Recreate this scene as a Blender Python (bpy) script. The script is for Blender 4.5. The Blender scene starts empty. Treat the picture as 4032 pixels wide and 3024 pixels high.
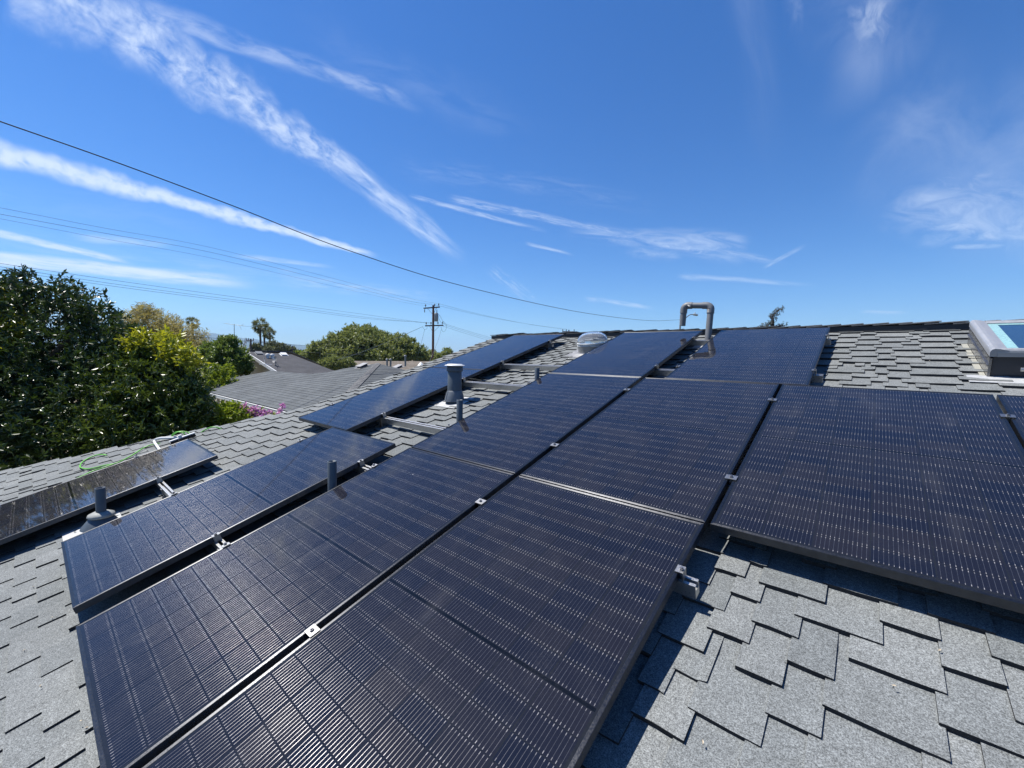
import bpy, bmesh, math, random
import numpy as np
from mathutils import Vector, Matrix

random.seed(7); rng = np.random.default_rng(7)
S = bpy.context.scene
COL = S.collection
R = math.radians

# ------------------------------------------------------------------ camera
SL = R(16.6726)                                   # roof pitch
CW = Vector((1.14545, -0.09377, 1.23151))         # camera, metres; origin = top of panel rows at u=v=0
FW = Vector((-0.648615, 0.758299, -0.065436)); RT = Vector((0.759010, 0.650817, 0.018462)); UP = Vector((-0.056587, 0.037692, 0.997686))
FPX = 1632.23                                     # focal length in pixels of the 4032 wide photograph
cam = bpy.data.cameras.new('camera'); cam.sensor_width = 36; cam.lens = FPX / 4032 * 36
cam.clip_start = 0.02; cam.clip_end = 60000
co = bpy.data.objects.new('camera', cam); COL.objects.link(co)
co.matrix_world = Matrix(((RT.x, UP.x, -FW.x, CW.x), (RT.y, UP.y, -FW.y, CW.y), (RT.z, UP.z, -FW.z, CW.z), (0, 0, 0, 1)))
S.camera = co
S.view_settings.view_transform = 'Standard'; S.view_settings.look = 'None'
S.view_settings.exposure = 0.85; S.view_settings.gamma = 1.0
S.view_settings.use_curve_mapping = False

# ------------------------------------------------------------------ sun and sky
SUN = Vector((-0.50, -0.19, 0.987)).normalized()
SKY_STRENGTH = 0.0575
sl = bpy.data.lights.new('sun', 'SUN'); sl.energy = 5.0; sl.angle = R(0.53); sl.color = (1.0, 0.955, 0.88)
so = bpy.data.objects.new('sun', sl); COL.objects.link(so)
so.rotation_euler = SUN.to_track_quat('Z', 'Y').to_euler()

def ray(x, y): return RT * ((x - 2016) / FPX) - UP * ((y - 1512) / FPX) + FW
def at(x, y, D): return CW + ray(x, y) * D                 # a point D metres ahead
def roof2w(u, v, n): return Vector((u, v * math.cos(SL) - n * math.sin(SL), v * math.sin(SL) + n * math.cos(SL)))
def w2roof(p): return Vector((p.x, p.y * math.cos(SL) + p.z * math.sin(SL), -p.y * math.sin(SL) + p.z * math.cos(SL)))
RC = w2roof(CW)
def onroof(x, y, n):
    d = w2roof(ray(x, y)); t = (n - RC.z) / d.z; p = RC + d * t
    return p
def onplane(x, y, p0, nrm):
    d = ray(x, y); t = (p0 - CW).dot(nrm) / d.dot(nrm); return CW + d * t
def stand(x, y, u, n0=-0.135):                             # upright thing on the roof at a given u whose top shows at x,y
    d = w2roof(ray(x, y)); t = (u - RC.x) / d.x; p = RC + d * t
    H = (p.z - n0) / math.cos(SL); return (u, p.y - H * math.sin(SL)), H

class NT:
    def __init__(s, tree): s.t = tree; s.n = tree.nodes; s.l = tree.links
    def node(s, typ, **kw):
        n = s.n.new(typ)
        for k, v in kw.items(): setattr(n, k, v)
        return n
    def put(s, sock, v):
        if isinstance(v, bpy.types.NodeSocket): s.l.new(v, sock)
        elif v is not None: sock.default_value = v
    def m(s, op, a, b=None, c=None, clamp=False):
        n = s.node('ShaderNodeMath', operation=op); n.use_clamp = clamp
        s.put(n.inputs[0], a); s.put(n.inputs[1], b); s.put(n.inputs[2], c); return n.outputs[0]
    def vm(s, op, a, b=None):
        n = s.node('ShaderNodeVectorMath', operation=op); s.put(n.inputs[0], a); s.put(n.inputs[1], b)
        return n.outputs['Value'] if op in ('DOT_PRODUCT', 'LENGTH') else n.outputs[0]
    def xyz(s, a, b=0.0, c=0.0):
        n = s.node('ShaderNodeCombineXYZ'); s.put(n.inputs[0], a); s.put(n.inputs[1], b); s.put(n.inputs[2], c); return n.outputs[0]
    def sep(s, v):
        n = s.node('ShaderNodeSeparateXYZ'); s.put(n.inputs[0], v); return n.outputs
    def noise(s, vec, scale, detail=3, rough=0.55, dist=0.0):
        n = s.node('ShaderNodeTexNoise'); s.put(n.inputs['Vector'], vec)
        n.inputs['Scale'].default_value = scale; n.inputs['Detail'].default_value = detail
        n.inputs['Roughness'].default_value = rough; n.inputs['Distortion'].default_value = dist
        return n.outputs['Fac']
    def ramp(s, x, a, b, lo=0.0, hi=1.0, smooth=True):
        n = s.node('ShaderNodeMapRange'); n.interpolation_type = 'SMOOTHSTEP' if smooth else 'LINEAR'; n.clamp = True
        s.put(n.inputs[0], x); s.put(n.inputs[1], a); s.put(n.inputs[2], b); s.put(n.inputs[3], lo); s.put(n.inputs[4], hi); return n.outputs[0]
    def mix(s, f, a, b, typ='MIX'):
        n = s.node('ShaderNodeMix', data_type='RGBA', blend_type=typ); n.clamp_factor = True
        s.put(n.inputs[0], f)
        for i, v in ((6, a), (7, b)):
            s.put(n.inputs[i], v if isinstance(v, bpy.types.NodeSocket) else (*v, 1) if len(v) == 3 else v)
        return n.outputs[2]

world = bpy.data.worlds.new('World'); S.world = world; world.use_nodes = True
W = NT(world.node_tree); W.n.clear()
sky = W.node('ShaderNodeTexSky', sky_type='NISHITA'); sky.sun_disc = False
sky.sun_elevation = math.asin(SUN.z); sky.sun_rotation = math.atan2(SUN.x, SUN.y)
sky.altitude = 20; sky.air_density = 1.0; sky.dust_density = 0.15; sky.ozone_density = 2.2
bg = W.node('ShaderNodeBackground'); wo = W.node('ShaderNodeOutputWorld'); W.l.new(bg.outputs[0], wo.inputs[0])
bg.inputs['Strength'].default_value = SKY_STRENGTH
DIR = W.node('ShaderNodeTexCoord').outputs['Generated']
def streak(a, b, wa, wb, op, along=6.0, across=3.0, seed=0.0, soft=0.35, lo=0.30, hi=0.72, ends=(0.08, 0.15), curl=0.25):
    """a band of high cloud between two sky directions; half widths in radians at its ends"""
    p = ray(*a).normalized(); q = ray(*b).normalized(); m = p.cross(q).normalized(); e2 = m.cross(p)
    L = math.acos(max(-1, min(1, p.dot(q))))
    t0 = W.vm('DOT_PRODUCT', DIR, tuple(m)); x = W.vm('DOT_PRODUCT', DIR, tuple(p)); y = W.vm('DOT_PRODUCT', DIR, tuple(e2))
    s = W.m('DIVIDE', W.m('ARCTAN2', y, x), L)
    wid = W.m('MULTIPLY_ADD', s, wb - wa, wa); wid = W.m('MAXIMUM', wid, 0.0015)
    t = W.m('DIVIDE', t0, wid)
    co_ = W.xyz(W.m('MULTIPLY_ADD', s, along, seed * 7.3), W.m('MULTIPLY', t, across * 0.5), seed)
    nz = W.noise(co_, 1.0, 6, 0.62, curl)
    tj = W.m('ADD', t, W.m('MULTIPLY_ADD', W.noise(co_, 0.55, 2), 1.2, -0.6))
    prof = W.ramp(W.m('ABSOLUTE', tj), 1.0, soft)
    e = W.m('MULTIPLY', W.ramp(s, 0.0 - 0.001, ends[0]), W.ramp(s, 1.0, 1.0 - ends[1]))
    f = W.m('MULTIPLY', W.m('MULTIPLY', prof, e), W.ramp(nz, lo, hi))
    return W.m('MULTIPLY', f, op)
rad = lambda px: px / FPX
ST = [
 ((60, -180), (1330, 640), rad(122), rad(58), .74, 15, 4.6, 1, .10, .24, .76, (.02, .02), .35),
 ((1310, 620), (1850, 1040), rad(58), rad(42), .66, 5, 4.0, 2, .1, .22, .74, (.02, .4), .4),
 ((-200, 545), (1500, 1012), rad(42), rad(13), .82, 30, 2.4, 3, .15, .02, .62, (.01, .10), .4),
 ((480, 10), (1700, 430), rad(34), rad(40), .36, 8, 2.5, 4, .2, .25, .75, (.1, .25), .3),
 ((1600, 768), (2180, 920), rad(11), rad(10), .42, 7, 2.5, 5, .2, .25, .7, (.1, .3), .6),
 ((1750, 775), (2520, 938), rad(20), rad(14), .42, 9, 3.5, 6, .2, .30, .72, (.1, .2), .8),
 ((2200, 905), (2960, 985), rad(34), rad(66), .46, 4, 3.0, 7, .1, .30, .75, (.3, .1), 1.2),
 ((2560, 960), (2830, 985), rad(20), rad(30), .52, 4, 3.0, 8, .1, .35, .70, (.3, .3), 1.5),
 ((3430, 800), (4350, 830), rad(70), rad(190), .55, 4, 4.0, 9, .0, .22, .85, (.3, .1), .9),
 ((3600, 905), (4200, 905), rad(60), rad(36), .48, 5, 4.0, 10, .1, .28, .75, (.25, .1), .6),
 ((3400, -60), (3460, 330), rad(70), rad(75), .38, 3, 3.0, 11, .05, .32, .75, (.3, .5), .8),
 ((3130, -100), (3140, 180), rad(40), rad(30), .14, 2, 2.0, 12, .05, .3, .75, (.1, .5), .4),
 ((-150, 885), (560, 1045), rad(14), rad(9), .75, 7, 2.4, 13, .2, .15, .6, (.02, .3), .3),
 ((-150, 1005), (1060, 1125), rad(26), rad(26), .95, 5, 3.6, 14, .15, .15, .65, (.1, .35), .4),
 ((230, 925), (720, 968), rad(17), rad(18), .36, 4, 2.5, 15, .1, .2, .65, (.3, .4), .4),
 ((890, 1002), (1340, 1055), rad(10), rad(9), .42, 4, 2.0, 16, .1, .2, .6, (.3, .4), .4),
 ((1000, 1085), (1800, 1185), rad(38), rad(30), .34, 7, 5.0, 17, .1, .35, .7, (.3, .4), .4),
 ((2290, 1170), (2590, 1216), rad(14), rad(9), .42, 4, 2.5, 18, .1, .25, .65, (.2, .3), .5),
 ((2660, 1086), (3250, 1125), rad(16), rad(9), .30, 5, 2.5, 19, .1, .2, .6, (.1, .4), .4),
 ((2060, 955), (2270, 1008), rad(9), rad(7), .40, 3, 2.0, 20, .1, .2, .6, (.2, .4), .4),
 ((1920, 1050), (2120, 1200), rad(34), rad(30), .30, 4, 7.0, 21, .1, .42, .68, (.2, .2), .6),
 ((3730, 972), (4010, 968), rad(9), rad(7), .30, 3, 2.0, 22, .1, .2, .6, (.2, .4), .4),
 ((3380, 1226), (3600, 1232), rad(7), rad(5), .30, 3, 2.0, 23, .1, .2, .6, (.2, .4), .4),
 ((3350, 420), (4500, 720), rad(240), rad(330), .22, 3, 2.2, 31, .0, .2, .9, (.3, .1), 1.0),
 ((3560, 690), (4300, 860), rad(60), rad(110), .34, 5, 6.0, 32, .0, .25, .8, (.3, .1), 1.2),
 ((3440, -250), (3420, 480), rad(150), rad(160), .22, 2, 2.0, 33, .0, .2, .85, (.1, .4), .8),
 ((2900, -250), (3050, 700), rad(80), rad(50), .10, 2, 2.0, 34, .0, .2, .85, (.1, .4), .5),
 ((1100, 120), (2200, 560), rad(110), rad(90), .10, 5, 3.0, 35, .0, .3, .85, (.3, .4), .6),
 ((1500, 640), (2700, 830), rad(60), rad(50), .13, 8, 5.0, 36, .0, .35, .8, (.2, .4), 1.0),
 ((-200, 960), (1500, 1120), rad(70), rad(50), .22, 7, 7.0, 37, .0, .38, .75, (.05, .3), .6),
 ((-200, 760), (900, 900), rad(60), rad(60), .10, 4, 4.0, 38, .0, .3, .8, (.05, .4), .6),
 ((2700, 960), (3100, 1040), rad(22), rad(16), .36, 4, 4.0, 39, .0, .3, .75, (.2, .3), 1.4),
 ((2450, 985), (2700, 1010), rad(26), rad(30), .34, 3, 3.0, 40, .0, .25, .75, (.3, .3), .6),
 ((3000, 1060), (3180, 960), rad(10), rad(8), .34, 3, 2.0, 41, .1, .25, .7, (.2, .3), .5),
 ((2080, 1110), (2260, 1010), rad(10), rad(7), .0, 3, 2.0, 24, .1, .2, .6, (.2, .4), .4),
]
tot = None
for a in ST:
    if a[4] == 0: continue
    f = streak(*a[:5], along=a[5], across=a[6], seed=a[7], soft=a[8], lo=a[9], hi=a[10], ends=a[11], curl=a[12])
    tot = f if tot is None else W.m('MAXIMUM', tot, f)
# gentle colour grading of the clear sky (deeper, more saturated blue as the photograph shows it)
hs = W.node('ShaderNodeHueSaturation'); hs.inputs['Saturation'].default_value = 1.30; hs.inputs['Value'].default_value = 0.97
W.l.new(sky.outputs[0], hs.inputs['Color'])
graded = W.vm('MULTIPLY', hs.outputs[0], (0.80, 1.07, 1.44))
cloudc = W.mix(tot, graded, (8.6, 9.6, 11.2))
W.l.new(cloudc, bg.inputs['Color'])

# ------------------------------------------------------------------ object helpers
def obj(name, me, mat=None, parent=None):
    o = bpy.data.objects.new(name, me); COL.objects.link(o)
    if mat is not None:
        for q in (mat if isinstance(mat, (list, tuple)) else [mat]): me.materials.append(q)
    if parent is not None: o.parent = parent
    return o
def tag(o, label=None, cat=None, group=None, kind=None):
    if label: o['label'] = label
    if cat: o['category'] = cat
    if group: o['group'] = group
    if kind: o['kind'] = kind
    return o
def thing(name, label, cat, M=None, group=None):
    o = bpy.data.objects.new(name, None); COL.objects.link(o); o.empty_display_size = 0.1
    if M is not None: o.matrix_world = M if isinstance(M, Matrix) else Matrix.Translation(M)
    return tag(o, label, cat, group)
ROT = Matrix.Rotation(SL, 4, 'X')
def roofM(u, v, n): return Matrix.Translation(roof2w(u, v, n)) @ ROT

class MB:
    def __init__(s): s.v = []; s.f = []; s.sm = []; s.mi = []
    def add(s, vs, fs, smooth=False, mi=0):
        o = len(s.v); s.v += [tuple(p) for p in vs]
        for f in fs: s.f.append(tuple(o + i for i in f)); s.sm.append(smooth); s.mi.append(mi)
    def box(s, x0, x1, y0, y1, z0, z1, M=None, mi=0):
        vs = [Vector(p) for p in ((x0,y0,z0),(x1,y0,z0),(x1,y1,z0),(x0,y1,z0),(x0,y0,z1),(x1,y0,z1),(x1,y1,z1),(x0,y1,z1))]
        if M is not None: vs = [M @ p for p in vs]
        s.add(vs, [(0,3,2,1),(4,5,6,7),(0,1,5,4),(1,2,6,5),(2,3,7,6),(3,0,4,7)], False, mi)
    def tube(s, pts, r, n=8, cap=True, closed=False, mi=0):
        pts = [Vector(p) for p in pts]; k = len(pts)
        rr = r if isinstance(r, (list, tuple)) else [r] * k
        ref = None; rings = []
        for i, p in enumerate(pts):
            a = pts[max(i-1, 0)]; b = pts[min(i+1, k-1)]; d = (b - a).normalized()
            if ref is None: ref = d.orthogonal().normalized()
            ref = (ref - d * ref.dot(d))
            ref = ref.normalized() if ref.length > 1e-6 else d.orthogonal().normalized()
            w = d.cross(ref)
            rings.append([p + (ref * math.cos(2*math.pi*j/n) + w * math.sin(2*math.pi*j/n)) * rr[i] for j in range(n)])
        vs = [q for g in rings for q in g]; fs = []
        for i in range(k - 1):
            for j in range(n): fs.append((i*n+j, i*n+(j+1)%n, (i+1)*n+(j+1)%n, (i+1)*n+j))
        s.add(vs, fs, True, mi)
        if cap:
            s.add(rings[0], [tuple(reversed(range(n)))], False, mi); s.add(rings[-1], [tuple(range(n))], False, mi)
    def lathe(s, prof, n=32, c=(0,0,0), axis=None, smooth=True, mi=0):
        c = Vector(c); vs = []; fs = []
        q = Vector(axis).to_track_quat('Z', 'Y') if axis is not None else None
        for r, z in prof:
            for j in range(n):
                p = Vector((r*math.cos(2*math.pi*j/n), r*math.sin(2*math.pi*j/n), z))
                vs.append(c + (q @ p if q else p))
        for i in range(len(prof)-1):
            for j in range(n): fs.append((i*n+j, i*n+(j+1)%n, (i+1)*n+(j+1)%n, (i+1)*n+j))
        s.add(vs, fs, smooth, mi)
    def prism(s, poly, ext, mi=0):                     # poly: list of 3d points, ext: vector
        k = len(poly); e = Vector(ext); a = [Vector(p) for p in poly]; b = [p + e for p in a]
        s.add(a + b, [tuple(reversed(range(k))), tuple(range(k, 2*k))] + [(i, (i+1)%k, k+(i+1)%k, k+i) for i in range(k)], False, mi)
    def mesh(s, name):
        me = bpy.data.meshes.new(name); me.from_pydata(s.v, [], s.f)
        me.polygons.foreach_set('use_smooth', s.sm); me.polygons.foreach_set('material_index', s.mi); me.update()
        bm = bmesh.new(); bm.from_mesh(me); bmesh.ops.recalc_face_normals(bm, faces=bm.faces); bm.to_mesh(me); bm.free()
        return me
    def build(s, name, mat=None, parent=None, bevel=0):
        o = obj(name, s.mesh(name), mat, parent)
        if bevel:
            b = o.modifiers.new('bevel', 'BEVEL'); b.width = bevel; b.segments = 2; b.limit_method = 'ANGLE'; b.angle_limit = R(40)
        return o

# ------------------------------------------------------------------ materials
def pmat(name, col, rough=0.5, metal=0.0, spec=0.5, **kw):
    m = bpy.data.materials.new(name); m.use_nodes = True
    t = NT(m.node_tree); p = t.n['Principled BSDF']
    p.inputs['Base Color'].default_value = (*col, 1); p.inputs['Roughness'].default_value = rough
    p.inputs['Metallic'].default_value = metal; p.inputs['Specular IOR Level'].default_value = spec
    for k, v in kw.items(): p.inputs[k.replace('_', ' ')].default_value = v
    return m, t, p
def weathered(name, col, rough=0.5, metal=0.0, amt=0.25, scale=12, spec=0.5, bump=0.0, spots=0.0):
    m, t, p = pmat(name, col, rough, metal, spec)
    oc = t.node('ShaderNodeTexCoord').outputs['Object']
    n = t.noise(oc, scale, 5, 0.6); n2 = t.noise(oc, scale*7, 3)
    f = t.m('ADD', t.m('MULTIPLY', n, 0.65), t.m('MULTIPLY', n2, 0.35))
    k = t.ramp(f, 0.3, 0.7, 1 - amt, 1 + amt)
    c = t.vm('MULTIPLY', tuple(col), t.xyz(k, k, k))
    t.l.new(c, p.inputs['Base Color'])
    t.l.new(t.ramp(n2, 0.3, 0.7, max(rough-0.1, 0.05), min(rough+0.12, 1)), p.inputs['Roughness'])
    if bump:
        b = t.node('ShaderNodeBump'); b.inputs['Strength'].default_value = bump; b.inputs['Distance'].default_value = 0.01
        t.l.new(n2, b.inputs['Height']); t.l.new(b.outputs[0], p.inputs['Normal'])
    return m

def shingle_mat(name, c0, c1, speck=1.2, fine=270.0):
    m, t, p = pmat(name, c0, 0.92, 0, 0.25)
    oc = t.node('ShaderNodeTexCoord').outputs['Object']
    rnd = t.node('ShaderNodeNewGeometry').outputs['Random Per Island']
    base = t.mix(rnd, c0, c1)
    g = t.noise(oc, fine, 2, 0.7); g2 = t.noise(oc, fine*0.35, 2, 0.6)
    big = t.noise(oc, 1.3, 4, 0.6); mid = t.noise(oc, 14, 4, 0.65)
    k = t.ramp(g, 0.30, 0.72, 1-0.42*speck, 1+0.50*speck)
    k = t.m('MULTIPLY', k, t.ramp(g2, 0.3, 0.7, 1-0.14*speck, 1+0.14*speck))
    k = t.m('MULTIPLY', k, t.ramp(mid, 0.3, 0.7, 0.93, 1.07)); k = t.m('MULTIPLY', k, t.ramp(big, 0.3, 0.7, 0.93, 1.07))
    c = t.vm('MULTIPLY', base, t.xyz(k, k, k)); t.l.new(c, p.inputs['Base Color'])
    b = t.node('ShaderNodeBump'); b.inputs['Strength'].default_value = 0.5; b.inputs['Distance'].default_value = 0.002
    t.l.new(g, b.inputs['Height']); t.l.new(b.outputs[0], p.inputs['Normal'])
    return m
M_SH = shingle_mat('asphalt_shingle', (0.124, 0.134, 0.137), (0.154, 0.163, 0.164))
M_CAP = shingle_mat('asphalt_cap', (0.105, 0.107, 0.11), (0.14, 0.14, 0.14))
M_ALU = weathered('aluminium', (0.44, 0.44, 0.435), 0.36, 0.9, 0.08, 30)
M_CLAMP = weathered('clamp_steel', (0.36, 0.36, 0.355), 0.38, 1.0, 0.2, 60)
M_BOLT = weathered('bolt_steel', (0.30, 0.30, 0.31), 0.35, 1.0, 0.2, 60)
M_FRAME = weathered('anodised_black', (0.078, 0.080, 0.086), 0.42, 0.95, 0.18, 25)
_m = M_FRAME.node_tree; _p = _m.nodes['Principled BSDF']; _t = _m.nodes.new('ShaderNodeTangent'); _t.direction_type = 'UV_MAP'; _m.links.new(_t.outputs[0], _p.inputs['Tangent']); _p.inputs['Anisotropic'].default_value = 0.85
M_PVC = weathered('grey_painted_pipe', (0.062, 0.080, 0.102), 0.5, 0, 0.14, 22, 0.4)
M_PVC2 = weathered('grey_plastic_pipe', (0.13, 0.137, 0.148), 0.5, 0, 0.10, 20, 0.4)
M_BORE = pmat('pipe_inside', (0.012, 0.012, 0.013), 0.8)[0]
M_LEAD = weathered('painted_flashing', (0.36, 0.37, 0.38), 0.55, 0.1, 0.16, 18)
M_GALV = weathered('galvanised_sheet', (0.22, 0.22, 0.22), 0.5, 0.4, 0.2, 16)
M_WHITE = weathered('white_paint', (0.60, 0.61, 0.61), 0.45, 0, 0.10, 14)
M_BLACK = pmat('black_rubber', (0.012, 0.012, 0.014), 0.55)[0]
M_WIRE = pmat('wire_dark', (0.018, 0.018, 0.02), 0.6)[0]
M_WIREG = pmat('wire_grey', (0.07, 0.09, 0.11), 0.6)[0]
M_HOSE = weathered('green_hose', (0.115, 0.40, 0.04), 0.42, 0, 0.10, 30)
M_WOODP = weathered('creosote_wood', (0.125, 0.062, 0.045), 0.85, 0, 0.35, 9, 0.2, 0.3)
M_ARM = weathered('weathered_arm', (0.10, 0.075, 0.08), 0.85, 0, 0.3, 12, 0.2)
M_PORC = pmat('brown_porcelain', (0.05, 0.035, 0.035), 0.25)[0]
M_TRAFO = weathered('transformer_grey', (0.27, 0.29, 0.30), 0.5, 0, 0.08, 5)

# glass of the panels: cells, gaps, busbar wires, solder pads
PW, PL, GAP = 1.0368, 1.852, 0.0096
def panel_mat():
    m, t, p = pmat('solar_cells', (0.01, 0.014, 0.035), 0.35)
    uv = t.node('ShaderNodeUVMap').outputs[0]
    x, y, _ = t.sep(uv)
    orand = t.node('ShaderNodeObjectInfo').outputs['Random']
    mx = 0.020; px = (PW - 2*mx) / 6
    cx = t.m('DIVIDE', t.m('SUBTRACT', x, mx), px); fx = t.m('FRACT', cx); ix = t.m('FLOOR', cx)
    half = PL / 2; my = 0.022; mg = 0.0055; py = (half - my - mg) / 11
    yl = t.m('SUBTRACT', y, half); cy = t.m('DIVIDE', t.m('SUBTRACT', t.m('ABSOLUTE', yl), mg), py); fy = t.m('FRACT', cy); iy = t.m('MULTIPLY', t.m('FLOOR', cy), t.m('SIGN', yl))
    inx = t.m('MULTIPLY', t.m('GREATER_THAN', cx, 0), t.m('LESS_THAN', cx, 6))
    iny = t.m('MULTIPLY', t.m('GREATER_THAN', cy, 0), t.m('LESS_THAN', cy, 11)); ins = t.m('MULTIPLY', inx, iny)
    ex = t.m('MULTIPLY', t.m('MINIMUM', fx, t.m('SUBTRACT', 1, fx)), px)          # metres to the cell's side
    ey = t.m('MULTIPLY', t.m('MINIMUM', fy, t.m('SUBTRACT', 1, fy)), py)
    cell = t.m('MULTIPLY', ins, t.m('MULTIPLY', t.m('GREATER_THAN', ex, 0.0022), t.m('GREATER_THAN', ey, 0.0014)))
    fq = t.m('DIVIDE', t.m('SUBTRACT', fx, 0.017), 0.966); wf = t.m('FRACT', t.m('MULTIPLY', fq, 12)); wd = t.m('MULTIPLY', t.m('ABSOLUTE', t.m('SUBTRACT', wf, 0.5)), px * .966 / 12)
    ins = t.m('MULTIPLY', ins, 1.0); inw = t.m('MULTIPLY', t.m('GREATER_THAN', fq, 0), t.m('LESS_THAN', fq, 1))
    pad = t.m('LESS_THAN', ey, 0.0105)
    ww = t.m('MULTIPLY_ADD', pad, 0.00050, 0.00050)
    wire = t.m('MULTIPLY', t.m('LESS_THAN', wd, ww), t.m('MULTIPLY', t.m('MULTIPLY', ins, inw), t.m('GREATER_THAN', ey, 0.0028)))
    wn = t.node('ShaderNodeTexWhiteNoise', noise_dimensions='3D'); t.l.new(t.xyz(ix, iy, t.m('MULTIPLY', orand, 91)), wn.inputs['Vector'])
    r = wn.outputs['Value']
    cc = t.mix(r, (0.0052, 0.0066, 0.0135), (0.0108, 0.0104, 0.0145))
    line = t.m('MULTIPLY', t.m('LESS_THAN', t.m('ABSOLUTE', yl), mg), inx)
    base = t.mix(cell, t.mix(line, (0.0098, 0.0108, 0.0130), (0.0025, 0.003, 0.004)), cc)
    streaks = t.noise(t.xyz(t.m('MULTIPLY', x, 60), t.m('MULTIPLY', y, 14), orand), 1.0, 2)
    wb = t.m('MULTIPLY', t.ramp(streaks, 0.35, 0.75, 0.35, 1.0), t.m('MULTIPLY_ADD', pad, 0.40, 0.60))
    wc = t.mix(wb, (0.055, 0.055, 0.060), (0.30, 0.292, 0.292))
    base = t.mix(wire, base, wc)
    # dust lying on the glass
    dn = t.noise(t.xyz(x, y, t.m('MULTIPLY', orand, 13)), 3.5, 6, 0.65); dn2 = t.noise(t.xyz(x, y, orand), 160, 2, 0.6)
    dust = t.m('MULTIPLY', t.ramp(dn, 0.40, 0.85, 0.003, 0.040), t.ramp(dn2, 0.3, 0.75, 0.3, 1.5))
    base = t.mix(dust, base, (0.30, 0.285, 0.26))
    vo = t.node('ShaderNodeTexVoronoi'); vo.inputs['Scale'].default_value = 4.5; t.l.new(t.xyz(x, y, t.m('MULTIPLY', orand, 37)), vo.inputs['Vector'])
    sp = t.m('LESS_THAN', t.m('ADD', vo.outputs['Distance'], t.m('MULTIPLY', t.noise(t.xyz(x, y, orand), 90, 2), 0.03)), t.m('MULTIPLY', t.m('GREATER_THAN', t.sep(vo.outputs['Color'])[0], .72), 0.034))
    base = t.mix(t.m('MULTIPLY', sp, .75), base, (.40, .39, .36))
    smear = t.noise(t.xyz(t.m('MULTIPLY', x, 3.2), t.m('MULTIPLY', y, 1.1), t.m('MULTIPLY', orand, 57)), 1.6, 4, .6)
    base = t.mix(t.m('MULTIPLY', t.ramp(smear, .58, .80), .05), base, (.36, .35, .33))
    t.l.new(base, p.inputs['Base Color'])
    t.l.new(t.m('MULTIPLY', wire, t.m('MULTIPLY_ADD', pad, -0.50, 0.72)), p.inputs['Metallic'])
    t.l.new(t.m('MULTIPLY_ADD', wire, -0.13, 0.50), p.inputs['Roughness'])
    t.l.new(t.m('MULTIPLY', wire, 0.93), p.inputs['Anisotropic'])
    tg = t.node('ShaderNodeTangent', direction_type='UV_MAP'); t.l.new(tg.outputs[0], p.inputs['Tangent']); p.inputs['Anisotropic Rotation'].default_value = 0.0
    p.inputs['Specular IOR Level'].default_value = 0.0
    p.inputs['Coat Weight'].default_value = 1.0; p.inputs['Coat IOR'].default_value = 1.42
    t.l.new(t.ramp(dn2, 0.2, 0.8, 0.022, 0.048), p.inputs['Coat Roughness'])
    return m
M_PANEL = panel_mat()

# ------------------------------------------------------------------ the house we stand on
GZ = -3.45
N0 = -0.143                                                   # roof deck
HIP = [(-4.38, 2.12), (-7.75, -1.85)]                         # where the gable roof turns into a hip
RIDGE_V, EAVE_V, U_R, U_L = 6.02, -2.75, 6.6, -4.32
def hip_u(v): return HIP[0][0] + (v - HIP[0][1]) * (HIP[1][0] - HIP[0][0]) / (HIP[1][1] - HIP[0][1])
def edge_u(v): return U_L if v >= HIP[0][1] else hip_u(v)
house = thing('house', 'house under our feet, grey shingled roof carrying the black solar panels', 'house', Vector((0, 0, GZ)))
IH = Vector((0, 0, -GZ))
class RMB(MB):
    """mesh in the house's local space from roof coordinates"""
    def tab(s, u0, u1, v0, v1, h0, h1, j):
        zb = N0 - 0.012
        a = [(u0, v0 + j[0], N0 + h0 + j[2]), (u1, v0 + j[1], N0 + h0 + j[3]), (u1, v1, N0 + h1), (u0, v1, N0 + h1)]
        b = [(u0, v0 + j[0], zb), (u1, v0 + j[1], zb), (u1, v1, zb), (u0, v1, zb)]
        um = (u0 + u1) / 2 + j[5]; vm_ = v0 + (j[0] + j[1]) / 2 + j[4]; hm = N0 + h0 + (j[2] + j[3]) / 2 + j[6]
        mtop = (um, vm_, hm); mbot = (um, vm_, zb); mt2 = (um, v1, N0 + h1)
        vs = [roof2w(*q) + IH for q in (a[0], mtop, a[1], a[2], mt2, a[3], b[0], mbot, b[1], b[2], b[3])]
        s.add(vs, [(0,1,4,5),(1,2,3,4)]); s.f += [tuple(len(s.v) - 11 + i for i in f) for f in ((0,6,7,1),(1,7,8,2),(2,8,9,3),(0,5,10,6))]; s.sm += [False] * 4; s.mi += [1] * 4
rm = RMB()
deck = [(-7.9, EAVE_V), (U_R, EAVE_V), (U_R, RIDGE_V), (U_L, RIDGE_V), (U_L, HIP[0][1]), (hip_u(EAVE_V), EAVE_V)][1:]
rm.prism([roof2w(u, v, N0) + IH for u, v in deck], (0, 0, -0.02))
EXPO = 0.1
k = 0; v = EAVE_V; slots = []
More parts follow.
